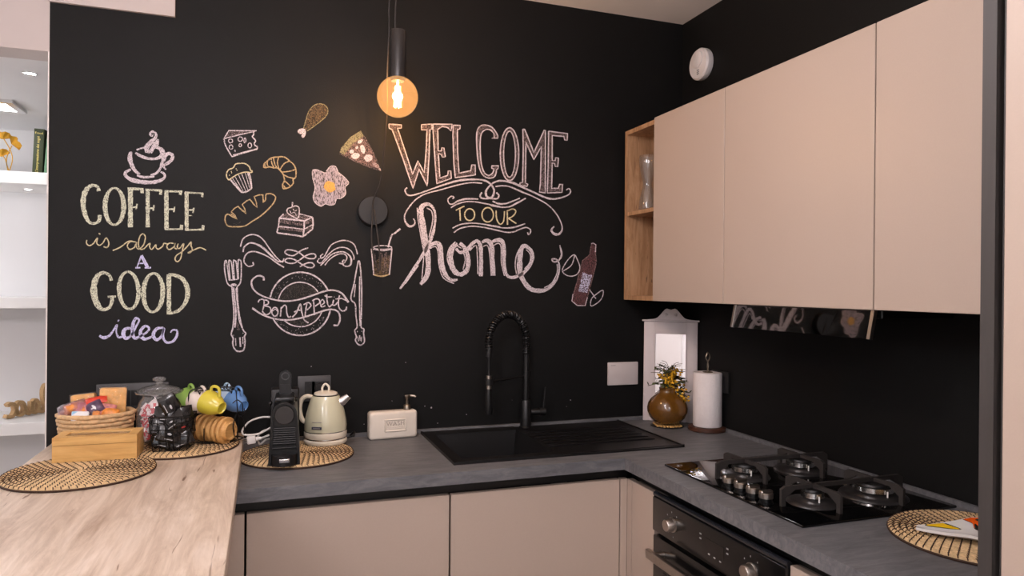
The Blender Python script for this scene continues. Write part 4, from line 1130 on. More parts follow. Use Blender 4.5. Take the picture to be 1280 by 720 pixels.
MB().lathe([(.0001, H-.002), (.0145, H-.002), (.0145, H+.014), (.012, H+.018), (.006, H+.02), (.005, H+.038), (.009, H+.044), (.010, H+.052), (.0001, H+.053)], 20, Matrix.Translation((px_, D/2, 0))).build('pump', 'dull_nickel', t, smooth=40)
MB().rbox((px_-.011, D/2-.009, H+.048), (px_+.012, D/2+.009, H+.055), .003, 2).tube([(px_+.01, D/2, H+.051), (px_+.026, D/2-.008, H+.05), (px_+.03, D/2-.01, H+.046)], .0042, 8).build('pump_head', 'dull_nickel', t, smooth=40)

# ------------------------------------------------------------------ mirror
m0 = Vector((-.196, -.035, WZ)); m1 = Vector((-.028, -.118, WZ))
m0 = onZ(802, 523.5, WZ); m1 = onZ(869, 527.5, WZ)
sh = Vector((-.012, -.03, 0)); m0 += sh; m1 += sh
mw = (m1-m0).length; mrz = math.atan2(m1.y-m0.y, m1.x-m0.x)
t = thing('mirror', 'white framed mirror with scalloped crest leaning in the corner', 'mirror', m0, mrz)
t.rotation_euler = (R(-3.0), 0, mrz)
mh = .425
i0, i1, j0, j1 = mw*.22, mw*.78, .10, .372
fr = MB()
fr.rbox((0, 0, 0), (i0, .016, mh), .004, 2).rbox((i1, 0, 0), (mw, .016, mh), .004, 2).rbox((i0-.004, 0, 0), (i1+.004, .016, j0), .004, 2).rbox((i0-.004, 0, j1), (i1+.004, .016, mh), .004, 2)
fr.build('frame', 'mirror_frame', t, smooth=40)
bd = MB()
for q0, q1 in (((i0-.006, j0-.006), (i1+.006, j0)), ((i0-.006, j1), (i1+.006, j1+.006)), ((i0-.006, j0), (i0, j1)), ((i1, j0), (i1+.006, j1))):
    bd.rbox((q0[0], -.003, q0[1]), (q1[0], .004, q1[1]), .0015, 1)
bd.build('inner_bead', 'mirror_frame', t)
MB().box((i0, .006, j0), (i1, .009, j1)).build('glass', 'mirror_glass', t)
MB().rbox((-.008, -.006, mh), (mw+.008, .02, mh+.008), .002, 1).build('ledge', 'mirror_frame', t)
cr = []
for k in range(25):
    u_ = k/24; h_ = .034*math.exp(-((u_-.5)/.24)**4)+.009*math.exp(-((u_-.41)/.07)**2)+.009*math.exp(-((u_-.59)/.07)**2)+.006*math.exp(-((u_-.5)/.4)**4)
    cr.append((mw*(.06+.88*u_), mh+.008+max(.0005, h_)))
MB().prism([(mw*.94, mh+.007), (mw*.06, mh+.007)]+cr, .002, .014).build('crest', 'mirror_frame', t)
for k in (.41, .59): MB().ell((mw*k, .001, mh+.03), (.007, .004, .007), 12, 8).build('rosette', 'mirror_frame', t, smooth=60)

# ------------------------------------------------------------------ trivet, vase and flowers
VC = onZ(834, 532.5, WZ)
t = thing('trivet', 'round black trivet with pale wooden slats under the amber vase', 'trivet', VC)
MB().lathe([(.05, .001), (.066, .001), (.068, .003), (.066, .005), (.05, .005)], 32, close=True).build('ring', 'black_satin', t, smooth=40)
for k in range(9):
    x = -.048+.012*k; hl = math.sqrt(.062**2-x*x)
    MB().rbox((x-.0042, -hl, .004), (x+.0042, hl*.9, .010), .0015, 1, Matrix.Rotation(R(-18), 4, 'Z')).build('slat', 'bamboo', t)
VZ = WZ+.0105
vr = (onY(861.5, 510, VC.y)-onY(813, 510, VC.y)).length/2*.89
t = thing('vase', 'round amber brown glass vase on a slatted trivet', 'vase', (VC.x, VC.y, VZ))
k_ = vr/.07
MB().lathe([(.0001, .0), (.030*k_, .0), (.047*k_, .009), (.061*k_, .027), (.069*k_, .05), (.07*k_, .066), (.066*k_, .086), (.056*k_, .105), (.042*k_, .119), (.031*k_, .128), (.028*k_, .14), (.031*k_, .150), (.028*k_, .150), (.025*k_, .14), (.027*k_, .128), (.0001, .12)], 40).build('body', 'vase_amber', t, smooth=60)
t = thing('flower_bouquet', 'small bouquet of yellow blossoms and green sprigs in the amber vase', 'flowers', (VC.x, VC.y, VZ+.142))
rf = random.Random(5)
def sprig(dx, dz, dy, leafy, n=9):
    base = Vector((rf.uniform(-.012, .012), rf.uniform(-.012, .012), -.03)); tipv = Vector((dx, dy, dz))
    mid = Vector((dx*.35, dy*.4, dz*.75+.01))
    P = [Vector(p) for p in smoothpts([base, Vector((base.x*.8, base.y*.8, .005)), mid, tipv], 6)]
    MB().tube(P, .0012, 5).build('stem', 'stem_brown', t, smooth=60)
    for k in range(n):
        p = P[int(len(P)*(.35+.64*k/n))]
        if leafy == 'leaf':
            d = Vector((rf.uniform(-1, 1), rf.uniform(-1, 1), rf.uniform(-.3, 1))).normalized(); s = d.orthogonal().normalized()*.0055; l = rf.uniform(.014, .026)
            MB().add([p, p+d*l*.5+s, p+d*l, p+d*l*.5-s], [(0, 1, 2, 3)]).build('leaf', 'leaf_green' if k % 2 else 'leaf_dark', t)
        else:
            for _ in range(2):
                q_ = p+Vector((rf.gauss(0, .006), rf.gauss(0, .006), rf.gauss(0, .005))); r_ = rf.uniform(.0034, .0062)
                MB().ell(q_, (r_, r_, r_*.8), 7, 5).build('blossom', 'blossom' if leafy == 'flower' else 'stem_brown', t, smooth=60)
for dx, dz, dy, kd, n in ((-.055, .055, -.02, 'flower', 14), (-.03, .035, -.04, 'flower', 14), (.0, .05, -.03, 'flower', 13), (.035, .065, -.01, 'flower', 13), (.06, .06, .0, 'flower', 12), (.02, .03, -.045, 'flower', 12), (.065, -.04, -.05, 'flower', 20), (.05, -.005, -.05, 'flower', 12), (.08, .03, -.03, 'leaf', 14),
                          (.09, -.015, -.03, 'leaf', 18), (.07, -.03, -.04, 'leaf', 14), (-.105, .02, -.02, 'leaf', 14), (-.08, .03, -.03, 'leaf', 12), (-.06, .08, .01, 'leaf', 12), (.03, .08, .01, 'leaf', 12), (-.03, .07, -.02, 'leaf', 14), (.05, .03, -.03, 'leaf', 16), (-.04, .02, -.04, 'leaf', 14), (.01, .03, -.04, 'leaf', 14)):
    sprig(dx, dz, dy, kd, n)
for dx, dz in ((-.07, .095), (-.05, .105), (.035, .1), (.06, .095), (-.075, .07), (.08, .07)): sprig(dx, dz, rf.uniform(-.02, .01), 'bud', 1)

# ------------------------------------------------------------------ paper towel holder
PC = onZ(884, 537.5, WZ)
t = thing('paper_towel_holder', 'round walnut paper towel stand with twisted wire rod by the corner', 'holder', PC)
MB().lathe([(.0001, 0), (.072, 0), (.075, .003), (.075, .014), (.072, .017), (.0001, .017)], 36).build('base', 'walnut', t, smooth=40)
MB().tube([(0, 0, .016), (0, 0, .235)], .0035, 8).build('rod', 'dull_nickel', t, smooth=60)
MB().tube(smoothpts([(-.008, -.004, .232), (0, 0, .245), (.002, 0, .260), (-.001, 0, .275), (-.010, 0, .292), (0, 0, .312), (.010, 0, .292), (.001, 0, .275), (-.002, 0, .260), (.0, 0, .245), (.009, -.004, .232)], 5), .0022, 6).build('loop_handle', 'dull_nickel', t, smooth=60)
MB().lathe([(.0001, .232), (.02, .232), (.02, .234), (.0001, .234)], 16).build('washer', 'stem_brown', t)
MB().tube([(.058, -.022, .016), (.058, -.022, .04)], .0025, 6).build('stop_pin', 'dull_nickel', t, smooth=60)
t = thing('paper_towel_roll', 'white embossed paper towel roll on the walnut stand', 'paper towel', (PC.x, PC.y, WZ+.017))
pr = .0565
MB().lathe([(.019, .001), (pr-.002, .001), (pr, .004), (pr, .212), (pr-.002, .215), (.019, .215)], 40, close=True).build('roll', 'paper_towel', t, smooth=40)
MB().lathe([(.017, .0), (.019, .0), (.019, .216), (.017, .216)], 24, close=True).build('core', 'card_cream', t, smooth=40)

# ------------------------------------------------------------------ carafe in the open unit
t = thing('carafe', 'hourglass-shaped clear glass carafe on the oak shelf', 'carafe', (-.228, -.098, SHZ))
MB().lathe([(.0001, .002), (.034, .002), (.037, .01), (.036, .04), (.028, .075), (.02, .105), (.019, .12), (.026, .15), (.034, .185), (.037, .215), (.034, .235), (.032, .235), (.035, .215), (.032, .185), (.024, .15), (.017, .12), (.018, .105), (.026, .075), (.034, .04), (.034, .012), (.0001, .008)], 32).build('glass', 'clear_glass', t, smooth=60)

# ------------------------------------------------------------------ painted dish on the right mat
DZ = WZ+MT
dc = onZ(1146, 660, DZ+.012); 
de = Vector((-.095, -1.60, DZ))
t = thing('spoon_rest', 'white ceramic spoon rest painted with an orange flower on the seagrass mat', 'dish', (-.2, -1.53, DZ), 0)
dl = onZ(1145, 656, DZ+.02)-Vector((-.2, -1.53, DZ))      # its narrow tip
dirv = Vector((.55, -.83, 0)).normalized(); side = Vector((dirv.y, -dirv.x, 0))
side = Vector((.83, .55, 0))
prof = [(0, .012), (.025, .022), (.06, .042), (.10, .066), (.15, .084), (.2, .08), (.235, .05), (.25, .012)]
vs = []; fs = []; nr = 9
tip = Vector((dl.x, dl.y, 0))
for i, (u_, hw_) in enumerate(prof):
    for j in range(nr):
        q = -1+2*j/(nr-1)
        z = .007+.016*abs(q)**2.2*min(1, i/3)+(.008 if i == 0 else .003 if i == 1 else 0)+(.014 if i == len(prof)-1 else 0)+.012*(q > .3)*(q-.3)*min(1, i/3)
        p = tip+dirv*u_+side*(hw_*(q+.75)*.9)
        vs.append((p.x, p.y, z))
off = len(vs)
vs += [(x, y, max(0.0005, z-.006)) for x, y, z in vs]
n = len(prof)
for i in range(n-1):
    for j in range(nr-1):
        a = i*nr+j; fs += [(a, a+nr, a+nr+1, a+1), (off+a, off+a+1, off+a+nr+1, off+a+nr)]
    fs += [(i*nr, off+i*nr, off+(i+1)*nr, (i+1)*nr), (i*nr+nr-1, (i+1)*nr+nr-1, off+(i+1)*nr+nr-1, off+i*nr+nr-1)]
for j in range(nr-1): fs += [(j, j+1, off+j+1, off+j), ((n-1)*nr+j, off+(n-1)*nr+j, off+(n-1)*nr+j+1, (n-1)*nr+j+1)]
dish_mb = MB().add(vs, fs); dish = dish_mb.build('dish', 'ceramic_white', t, smooth=50)
def dish_pt(px, py, lift=.0012):
    """point of the dish's upper side seen at this pixel"""
    from mathutils.bvhtree import BVHTree
    T0 = Vector((-.2, -1.53, DZ))
    bv = BVHTree.FromPolygons([Vector(v)+T0 for v in vs], [f for f in fs])
    h = bv.ray_cast(CAM, ray(px, py).normalized())
    if h[0] is None: return None
    return h[0]-T0-ray(px, py).normalized()*lift
def painted(pts, material, lift, name):
    P = [dish_pt(x, y, lift) for x, y in pts]; P = [p for p in P if p]
    if len(P) < 3: return
    c = sum(P, Vector())/len(P)
    dpx = (sum(p[0] for p in pts)/len(pts), sum(p[1] for p in pts)/len(pts)); c2 = dish_pt(*dpx, lift) or c
    MB().add([c2]+P, [(0, 1+i, 1+(i+1) % len(P)) for i in range(len(P))]).build(name, material, t)
def zq(*pts): return [(1120+x/7.2, 620+y/7.2) for x, y in pts]
painted(smoothpts(zq((265, 255), (380, 218), (450, 245), (592, 298), (500, 298), (400, 285), (290, 272)), 3, True), 'line_black', .0012, 'outline')
painted(smoothpts(zq((280, 255), (380, 225), (450, 255), (575, 296), (500, 294), (400, 280), (295, 268)), 3, True), 'spoon_yellow', .0022, 'painted_leaf')
petals = zq((540, 160), (560, 148), (625, 155), (590, 125), (640, 108), (720, 130), (800, 130), (840, 200), (830, 270), (760, 312), (705, 295), (690, 250), (620, 220), (560, 190))
painted(smoothpts(petals, 3, True), 'line_black', .0012, 'outline')
cpx = (sum(p[0] for p in petals)/len(petals), sum(p[1] for p in petals)/len(petals))
painted(smoothpts([(cpx[0]+(x-cpx[0])*.92, cpx[1]+(y-cpx[1])*.9) for x, y in petals], 3, True), 'spoon_orange', .0022, 'painted_flower')
painted(smoothpts(zq((705, 218), (740, 205), (790, 225), (760, 245), (720, 235)), 3, True), 'line_black', .003, 'flower_eye')
# ------------------------------------------------------------------ chalk drawings on the black wall
chalk('chalk_white', (212, 202, 208), .33, .5)
chalk('chalk_cream', (214, 216, 194), .34, .52)
chalk('chalk_yellow', (214, 202, 164), .3, .48)
chalk('chalk_gold', (190, 166, 126), .3, .48)
chalk('chalk_lilac', (204, 202, 236), .3, .48)
chalk('chalk_dim', (170, 150, 152), .46, .68)
chalk('chalk_faint', (120, 112, 108), .5, .75)
chalk('chalk_brown', (124, 106, 82), .42, .62, 420)
chalk('chalk_olive', (146, 142, 112), .34, .54)
chalk('chalk_rose', (140, 116, 114), .38, .6)
chalk('chalk_wine', (106, 74, 76), .34, .56)
chalk('chalk_egg', (172, 162, 172), .3, .56, 260, (1, 1, .35), (0, .8, 0))
chalk('chalk_orange', (210, 164, 88), .28, .46)
chalk('chalk_label', (196, 198, 222), .44, .54, 200)
PXM = (onY(641, 300)-onY(640, 300)).length        # metres on the wall for one pixel, near the middle
_layer = [0]
class Drawing:
    """strokes traced in photo pixels, laid on the wall as thin chalk marks"""
    def __init__(s, x0, y0, k, colour): s.mb = MB(); s.z(x0, y0, k); s.c = colour; s.rnd = random.Random(1); s.org = None
    def z(s, x0, y0, k): s.x0, s.y0, s.k = x0, y0, k; return s
    def col(s, c): s.c = c; return s
    def P(s, x, y): return (s.x0+x/s.k, s.y0+y/s.k)
    def W(s, px, py): 
        p = onY(px, py, 0); return p
    def lay(s):
        _layer[0] = (_layer[0]+1) % 40; return -.0006-_layer[0]*.000035
    def st(s, w_, *pts, closed=False, hard=False):
        P = [(*s.P(p[0], p[1]), p[2] if len(p) > 2 else w_) for p in pts]
        if closed and hard: P = P+[P[0]]
        if not hard: P = smoothpts(P, 5, closed)
        else:
            Q = []
            for a, b in zip(P, P[1:]):
                m_ = max(1, int(math.hypot(b[0]-a[0], b[1]-a[1])/4))
                for i in range(m_): Q.append(tuple(a[j]+(b[j]-a[j])*i/m_ for j in range(3)))
            Q.append(P[-1]); P = Q
        if closed and not hard: P = P+[P[0]]
        y = s.lay(); vs = []; n = len(P)
        for i, p in enumerate(P):
            a = P[max(0, i-1)]; b = P[min(n-1, i+1)]
            d = Vector((b[0]-a[0], b[1]-a[1]))
            d = d.normalized() if d.length > 1e-6 else Vector((1, 0))
            hw_ = p[2]/2*s.rnd.uniform(.85, 1.12)
            for sg in (1, -1):
                q = s.W(p[0]-d.y*hw_*sg, p[1]+d.x*hw_*sg); vs.append((q.x, y, q.z))
        s.mb.m(s.c).add(vs, [(2*i, 2*i+1, 2*i+3, 2*i+2) for i in range(n-1)])
        return s
    def ln(s, w_, *pts, **k): return s.st(w_, *pts, hard=True, **k)
    def el(s, w_, cx, cy, rx, ry, a0=0, a1=360, rot=0, w2=None):
        n = 24; full = abs(a1-a0) >= 360; pts = []
        for i in range(n if full else n+1):
            a = R(a0+(a1-a0)*i/n); x = math.cos(a)*rx; y = math.sin(a)*ry
            c_, s_ = math.cos(R(rot)), math.sin(R(rot))
            ww = w_ if w2 is None else w_+(w2-w_)*abs(math.cos(a))**1.5
            pts.append((cx+x*c_-y*s_, cy+x*s_+y*c_, ww))
        return s.st(w_, *pts, closed=full)
    def fill(s, *pts, smooth=False):
        P = [s.P(*p) for p in pts]
        if smooth: P = smoothpts(P, 4, True)
        y = s.lay()
        vs = [(lambda q: (q.x, y, q.z))(s.W(*p)) for p in P]
        from mathutils.geometry import tessellate_polygon
        s.mb.m(s.c).add(vs, [tuple(f) for f in tessellate_polygon([[Vector((v[0], v[2], 0)) for v in vs]])])
        return s
    def fel(s, cx, cy, rx, ry, rot=0):
        pts = []
        for i in range(14):
            a = 2*PI*i/14; x = math.cos(a)*rx*s.rnd.uniform(.85, 1.1); y = math.sin(a)*ry*s.rnd.uniform(.85, 1.1)
            c_, s_ = math.cos(R(rot)), math.sin(R(rot)); pts.append((cx+x*c_-y*s_, cy+x*s_+y*c_))
        return s.fill(*pts)
    def done(s, name, label): return s.mb.build(name, parent=wall_back, label=label)
    def speck(s, x, y, r=.7):
        return s.ln(r*2, (x-r*s.k*.6, y), (x+r*s.k*.6, y+.5))

# coffee cup
d = Drawing(90, 155, 5.144, 'chalk_white')
d.st(4, (380, 178, 3), (372, 215, 6), (385, 265, 5), (410, 305, 4), (438, 322, 2)).st(3, (408, 185, 2), (440, 205, 4), (490, 222, 3.5), (545, 222, 3.5), (580, 200, 5.5), (580, 175, 6), (560, 155, 4), (530, 150, 2))
d.st(2, (415, 167), (450, 155), (478, 152)).st(3, (585, 215), (580, 250, 4), (565, 290, 3), (540, 318), (505, 328, 2)).st(2.5, (418, 330, 2), (460, 342, 3), (530, 338, 2))
d.st(4, (378, 292, 2.5), (345, 312, 4), (345, 332, 4), (380, 357, 5), (440, 372, 5), (520, 375, 5), (575, 360, 4), (597, 338, 3), (590, 318, 3), (570, 308, 2))
d.st(4, (590, 240, 3.5), (600, 205, 5), (625, 190, 4), (648, 205, 4), (640, 230, 4.5), (615, 252, 4), (588, 270, 3), (605, 293, 2))
d.st(4, (480, 185, 3), (480, 152, 6), (505, 120, 6), (535, 90, 4), (540, 62, 3), (515, 50, 3), (502, 65, 2.5), (515, 78, 2), (523, 68, 1.5)).st(4, (508, 188, 3), (518, 158, 5), (543, 125, 6), (554, 98, 3)).st(2, (492, 190), (497, 165))
d.done('chalk_cup', 'white chalk drawing of a steaming coffee cup on a saucer')
# COFFEE
d = Drawing(90, 155, 5.144, 'chalk_cream')
d.st(5, (172, 432, 5), (165, 404, 3.5), (130, 395, 4), (95, 420, 6), (75, 470, 6.5), (73, 530, 6.5), (88, 590, 6), (110, 630, 4), (140, 640, 3), (172, 625, 4), (180, 585, 5))
d.el(2.5, 273, 530, 60, 118, w2=6.2)
d.ln(6, (376, 412), (376, 664)).ln(3, (358, 415), (460, 420)).ln(5, (440, 432), (462, 434)).ln(2, (390, 535), (415, 535)).ln(2, (419, 514), (412, 550))
d.ln(5, (487, 425), (487, 664)).ln(2.5, (473, 422), (580, 428)).ln(4.5, (562, 441), (580, 443)).ln(2, (500, 541), (525, 542)).ln(2, (528, 521), (522, 558))
d.ln(5.5, (607, 433), (608, 677)).ln(2.5, (596, 433), (710, 434)).ln(4, (688, 445), (706, 448)).ln(2, (620, 548), (655, 548)).ln(2, (660, 532), (655, 567)).ln(2.2, (598, 677), (714, 676)).ln(4.5, (694, 660), (714, 662))
d.ln(5, (737, 440), (738, 682)).ln(2.2, (726, 440), (845, 447)).ln(4.5, (832, 458), (845, 460)).ln(2, (750, 553), (778, 553)).ln(2, (783, 539), (778, 572)).ln(1.2, (745, 588), (772, 590)).ln(2.2, (728, 682), (850, 678)).ln(5, (834, 662), (852, 665))
d.done('chalk_word', 'cream chalk capitals reading COFFEE')
# is always
d = Drawing(90, 285, 4.8, 'chalk_yellow')
d.st(1.5, (90, 72), (88, 92), (105, 106), (130, 92), (153, 60), (149, 90), (165, 104), (186, 90), (206, 60), (222, 92), (212, 116), (190, 112)).ln(1.8, (161, 32), (171, 38))
d.st(1.5, (245, 135), (290, 115), (330, 85), (352, 78), (375, 84)).st(1.5, (382, 84), (350, 82), (332, 105), (346, 128), (374, 116), (388, 84), (386, 112), (402, 126), (430, 100), (440, 55), (426, 35), (408, 50), (399, 92), (408, 126), (432, 124), (452, 104), (468, 92), (466, 114), (480, 128), (503, 100), (505, 118), (520, 126), (545, 108), (552, 92), (572, 96))
d.st(1.5, (610, 92), (582, 92), (569, 112), (584, 129), (612, 112), (619, 90), (616, 118), (630, 126)).st(1.5, (637, 94), (632, 115), (646, 122), (670, 94), (662, 135), (652, 182), (634, 202), (619, 190), (626, 166), (662, 140), (692, 110), (715, 84), (714, 106), (722, 126), (712, 146), (696, 148), (735, 130), (770, 118), (805, 133))
d.done('chalk_word', 'thin yellow chalk script reading is always')
d = Drawing(90, 285, 4.8, 'chalk_lilac')
d.ln(1.6, (416, 165), (390, 237)).ln(4, (416, 165), (455, 237)).ln(1.6, (400, 212), (440, 212)).ln(2, (380, 239), (410, 238)).ln(2, (436, 239), (474, 238))
d.done('chalk_word', 'single lilac chalk capital A')
d = Drawing(90, 285, 4.8, 'chalk_cream')
d.st(5, (237, 316, 4), (225, 285, 3.5), (190, 268, 4), (152, 290, 6), (132, 350, 8), (137, 420, 8.5), (162, 472, 7), (190, 490, 4), (225, 475, 4), (240, 440, 4.5), (240, 415, 4)).ln(2.5, (215, 413), (264, 411))
d.el(3, 341, 374, 58, 112, rot=-4, w2=5.5).el(1, 352, 376, 40, 100, -80, 80, rot=-4)
d.el(3, 487, 388, 58, 116, rot=2, w2=6)
d.ln(5.5, (581, 280), (582, 518)).st(4, (578, 280, 3), (620, 284, 4), (668, 310, 5), (694, 372, 6), (684, 440, 5), (640, 495, 4), (580, 514, 3))
d.done('chalk_word', 'cream chalk capitals reading GOOD')
d = Drawing(90, 285, 4.8, 'chalk_lilac')
d.st(3, (165, 645, 2.5), (190, 658, 4), (225, 645, 3), (255, 605, 2.5), (271, 580, 2), (266, 622, 2), (280, 655, 3), (306, 650, 2.5)).ln(2.5, (276, 553), (282, 558))
d.st(3, (357, 602, 2.5), (322, 605, 4), (308, 635, 5), (325, 662, 4), (357, 642, 3), (385, 590, 2.5), (403, 556, 2.5), (387, 540, 3), (370, 565, 4), (362, 620, 4), (376, 660, 4), (408, 650, 3), (448, 626, 2.5), (463, 602, 3), (440, 588, 3), (413, 615, 4.5), (416, 650, 4.5), (442, 666, 4), (482, 650, 2.5))
d.st(3, (548, 598, 2.5), (508, 605, 4), (488, 640, 4.5), (505, 670, 4), (535, 652, 3), (553, 600, 3), (546, 652, 3), (566, 685, 3), (602, 682, 3), (628, 650, 3), (630, 616, 2.5), (604, 612, 2), (592, 628, 1.5))
d.done('chalk_word', 'lilac chalk script reading idea')
# cheese
d = Drawing(270, 150, 8, 'chalk_dim')
d.fill((95, 175), (135, 108), (385, 110), (240, 145)).col('chalk_white')
d.ln(1.3, (80, 185), (130, 105), (260, 108), (405, 107)).ln(1.3, (80, 187), (240, 147), (395, 112)).st(1.6, (78, 185), (98, 260), (160, 368)).ln(1.6, (158, 368), (280, 328), (412, 292)).ln(1, (170, 350), (400, 290))
d.st(1.6, (374, 108), (376, 148), (364, 168), (395, 205), (383, 235), (390, 255), (412, 268), (410, 292))
for cx, cy, rx, ry in ((146, 210, 20, 20), (243, 192, 22, 22), (289, 205, 10, 24), (150, 272, 18, 22), (242, 253, 13, 14), (338, 255, 18, 24)): d.el(1.1, cx, cy, rx, ry)
d.fel(190, 308, 7, 12).done('chalk_cheese', 'white chalk drawing of a wedge of holed cheese')
# muffin
d = Drawing(270, 190, 6.545, 'chalk_yellow')
d.st(1.5, (105, 230), (88, 205), (88, 172), (105, 145), (140, 130), (160, 100), (195, 94), (235, 95), (270, 118), (282, 148), (298, 158), (285, 168), (240, 165), (185, 180), (140, 205), (105, 230), closed=False)
for p in ((125, 160), (110, 190), (165, 138), (172, 150), (128, 170)): d.speck(*p)
d.col('chalk_white').st(2.2, (118, 225), (160, 275), (212, 330)).st(2, (212, 330), (250, 325), (291, 298)).st(2, (291, 298), (284, 225), (268, 168))
for a, b in (((135, 215), (205, 318)), ((155, 200), (222, 318)), ((185, 188), (243, 318)), ((210, 178), (262, 312)), ((240, 172), (278, 303)), ((258, 170), (287, 280))): d.ln(.9, a, b)
d.done('chalk_muffin', 'chalk drawing of a muffin in a pleated cup')
# croissant
d = Drawing(270, 190, 6.545, 'chalk_gold')
d.st(1.6, (390, 118), (395, 95), (420, 75), (450, 50), (510, 40), (560, 42), (600, 72), (640, 110), (655, 160), (650, 208), (630, 225), (632, 255), (605, 285), (565, 300), (548, 295), (545, 265), (560, 235), (556, 205), (548, 180), (520, 145), (500, 130), (470, 130), (440, 122), (410, 128), (392, 125), closed=True)
for l in (((420, 78), (420, 105), (438, 124)), ((400, 92), (402, 115), (412, 126)), ((450, 52), (458, 95), (475, 130)), ((470, 48), (480, 95), (498, 130)), ((512, 42), (503, 90), (517, 142)), ((600, 75), (558, 95), (522, 145)), ((645, 145), (600, 158), (540, 165)), ((552, 185), (590, 205), (645, 218)), ((558, 235), (580, 252), (608, 280)), ((545, 270), (556, 280), (568, 298))): d.st(1.4, *l)
d.done('chalk_croissant', 'golden chalk outline of a croissant')
# bread
d = Drawing(270, 190, 6.545, 'chalk_gold')
d.ln(1.5, (100, 508), (135, 530), (172, 548), (155, 518), (125, 490), (150, 462), (180, 445), (215, 480), (245, 505), (235, 465), (215, 430), (250, 400), (278, 388), (310, 430), (335, 455), (330, 410), (312, 365), (350, 352), (385, 350), (385, 415), (405, 395), (408, 346))
d.st(1.6, (408, 345), (450, 342), (486, 365), (478, 405), (440, 455), (370, 520), (300, 565), (235, 605), (150, 612), (95, 603), (74, 560), (80, 520), (100, 508))
for l in (((120, 505), (160, 535)), ((185, 450), (235, 490)), ((285, 395), (325, 445)), ((380, 355), (392, 405))): d.ln(1, *l)
d.col('chalk_faint').st(1.5, (145, 590), (165, 580), (160, 590), (205, 573))
d.done('chalk_bread', 'golden chalk outline of a slashed bread loaf')
# drumstick
d = Drawing(360, 120, 7.2, 'chalk_brown')
d.fill((145, 288), (163, 220), (188, 148), (228, 95), (280, 76), (332, 90), (352, 130), (340, 178), (290, 226), (225, 276), (175, 308), smooth=True)
d.col('chalk_olive').st(1.1, (140, 290), (160, 220), (185, 145), (225, 92), (280, 71), (335, 86), (359, 130), (345, 180), (290, 230), (225, 280), (172, 316))
d.col('chalk_white').fill((140, 293), (102, 298), (86, 318), (100, 340), (125, 345), (120, 365), (140, 376), (157, 350), (160, 312), smooth=True)
d.done('chalk_drumstick', 'brown chalk drawing of a chicken drumstick')
# pizza
d = Drawing(360, 120, 7.2, 'chalk_rose')
d.fill((672, 368), (745, 480), (828, 662), (760, 640), (640, 595), (500, 530), (580, 430))
d.col('chalk_olive').fill((655, 312), (682, 362), (590, 425), (505, 530), (465, 508), (480, 465), (560, 370))
d.col('chalk_dim').st(1.4, (680, 362), (750, 480), (835, 672)).st(1.4, (835, 672), (760, 648), (640, 602), (465, 520))
d.col('chalk_white')
for cx, cy, rx, ry, ro in ((650, 410, 28, 15, -30), (620, 465, 15, 11, -30), (672, 478, 22, 40, -15), (572, 500, 22, 18, -20), (608, 540, 40, 28, -10), (722, 560, 40, 34, -20), (790, 622, 38, 18, 38), (825, 660, 16, 8, 50)): d.fel(cx, cy, rx, ry, ro)
d.done('chalk_pizza', 'chalk drawing of a pizza slice with white toppings')
# egg
egg = ((365, 95), (400, 88), (440, 102), (480, 116), (500, 85), (530, 56), (572, 60), (600, 112), (650, 155), (690, 205), (660, 245), (662, 308), (620, 345), (582, 350), (562, 398), (520, 406), (480, 396), (440, 416), (390, 385), (370, 332), (385, 270), (385, 230), (366, 160))
d = Drawing(340, 200, 7.2, 'chalk_egg')
d.fill(*egg, smooth=True).col('chalk_white').st(.9, *egg, closed=True).col('chalk_faint').el(1.4, 520, 242, 60, 58)
d.col('chalk_orange').fel(520, 240, 55, 52).done('chalk_egg', 'chalk drawing of a fried egg with orange yolk')
# cake
d = Drawing(340, 200, 7.2, 'chalk_dim')
d.fill((68, 524), (105, 485), (250, 485), (362, 516), (290, 548)).col('chalk_white')
d.ln(1.4, (65, 522), (105, 485)).ln(1.2, (250, 485), (366, 515)).ln(2.2, (65, 524), (180, 536), (292, 548)).ln(1.6, (66, 524), (58, 600), (44, 652)).ln(2, (44, 655), (140, 668), (210, 678), (278, 690)).ln(2, (292, 548), (288, 620), (279, 692)).ln(1.8, (292, 548), (366, 515)).ln(1.8, (366, 515), (370, 580), (364, 622)).ln(1.8, (364, 622), (280, 690))
d.col('chalk_dim').ln(4.2, (72, 552), (180, 566), (284, 578)).ln(5, (60, 605), (170, 618), (282, 634)).ln(4, (300, 572), (362, 545)).ln(4, (298, 630), (362, 592))
d.col('chalk_white').ln(1.2, (58, 598), (170, 610), (285, 624)).ln(1.2, (290, 622), (366, 582))
d.st(1.4, (180, 426), (142, 438), (138, 474), (186, 508), (232, 524), (245, 470), (240, 426), (210, 413), closed=True).ln(1.4, (182, 426), (184, 380)).ln(1, (165, 432), (195, 420))
d.col('chalk_faint').fill((180, 428), (145, 440), (142, 474), (188, 506), (230, 520), (242, 470), (238, 428), (210, 416), smooth=True)
d.col('chalk_white').st(.8, (160, 455), (175, 480), (200, 470), (220, 500)).st(.8, (190, 440), (205, 460), (225, 450))
d.done('chalk_cake', 'white chalk drawing of a layered cake slice with a strawberry')
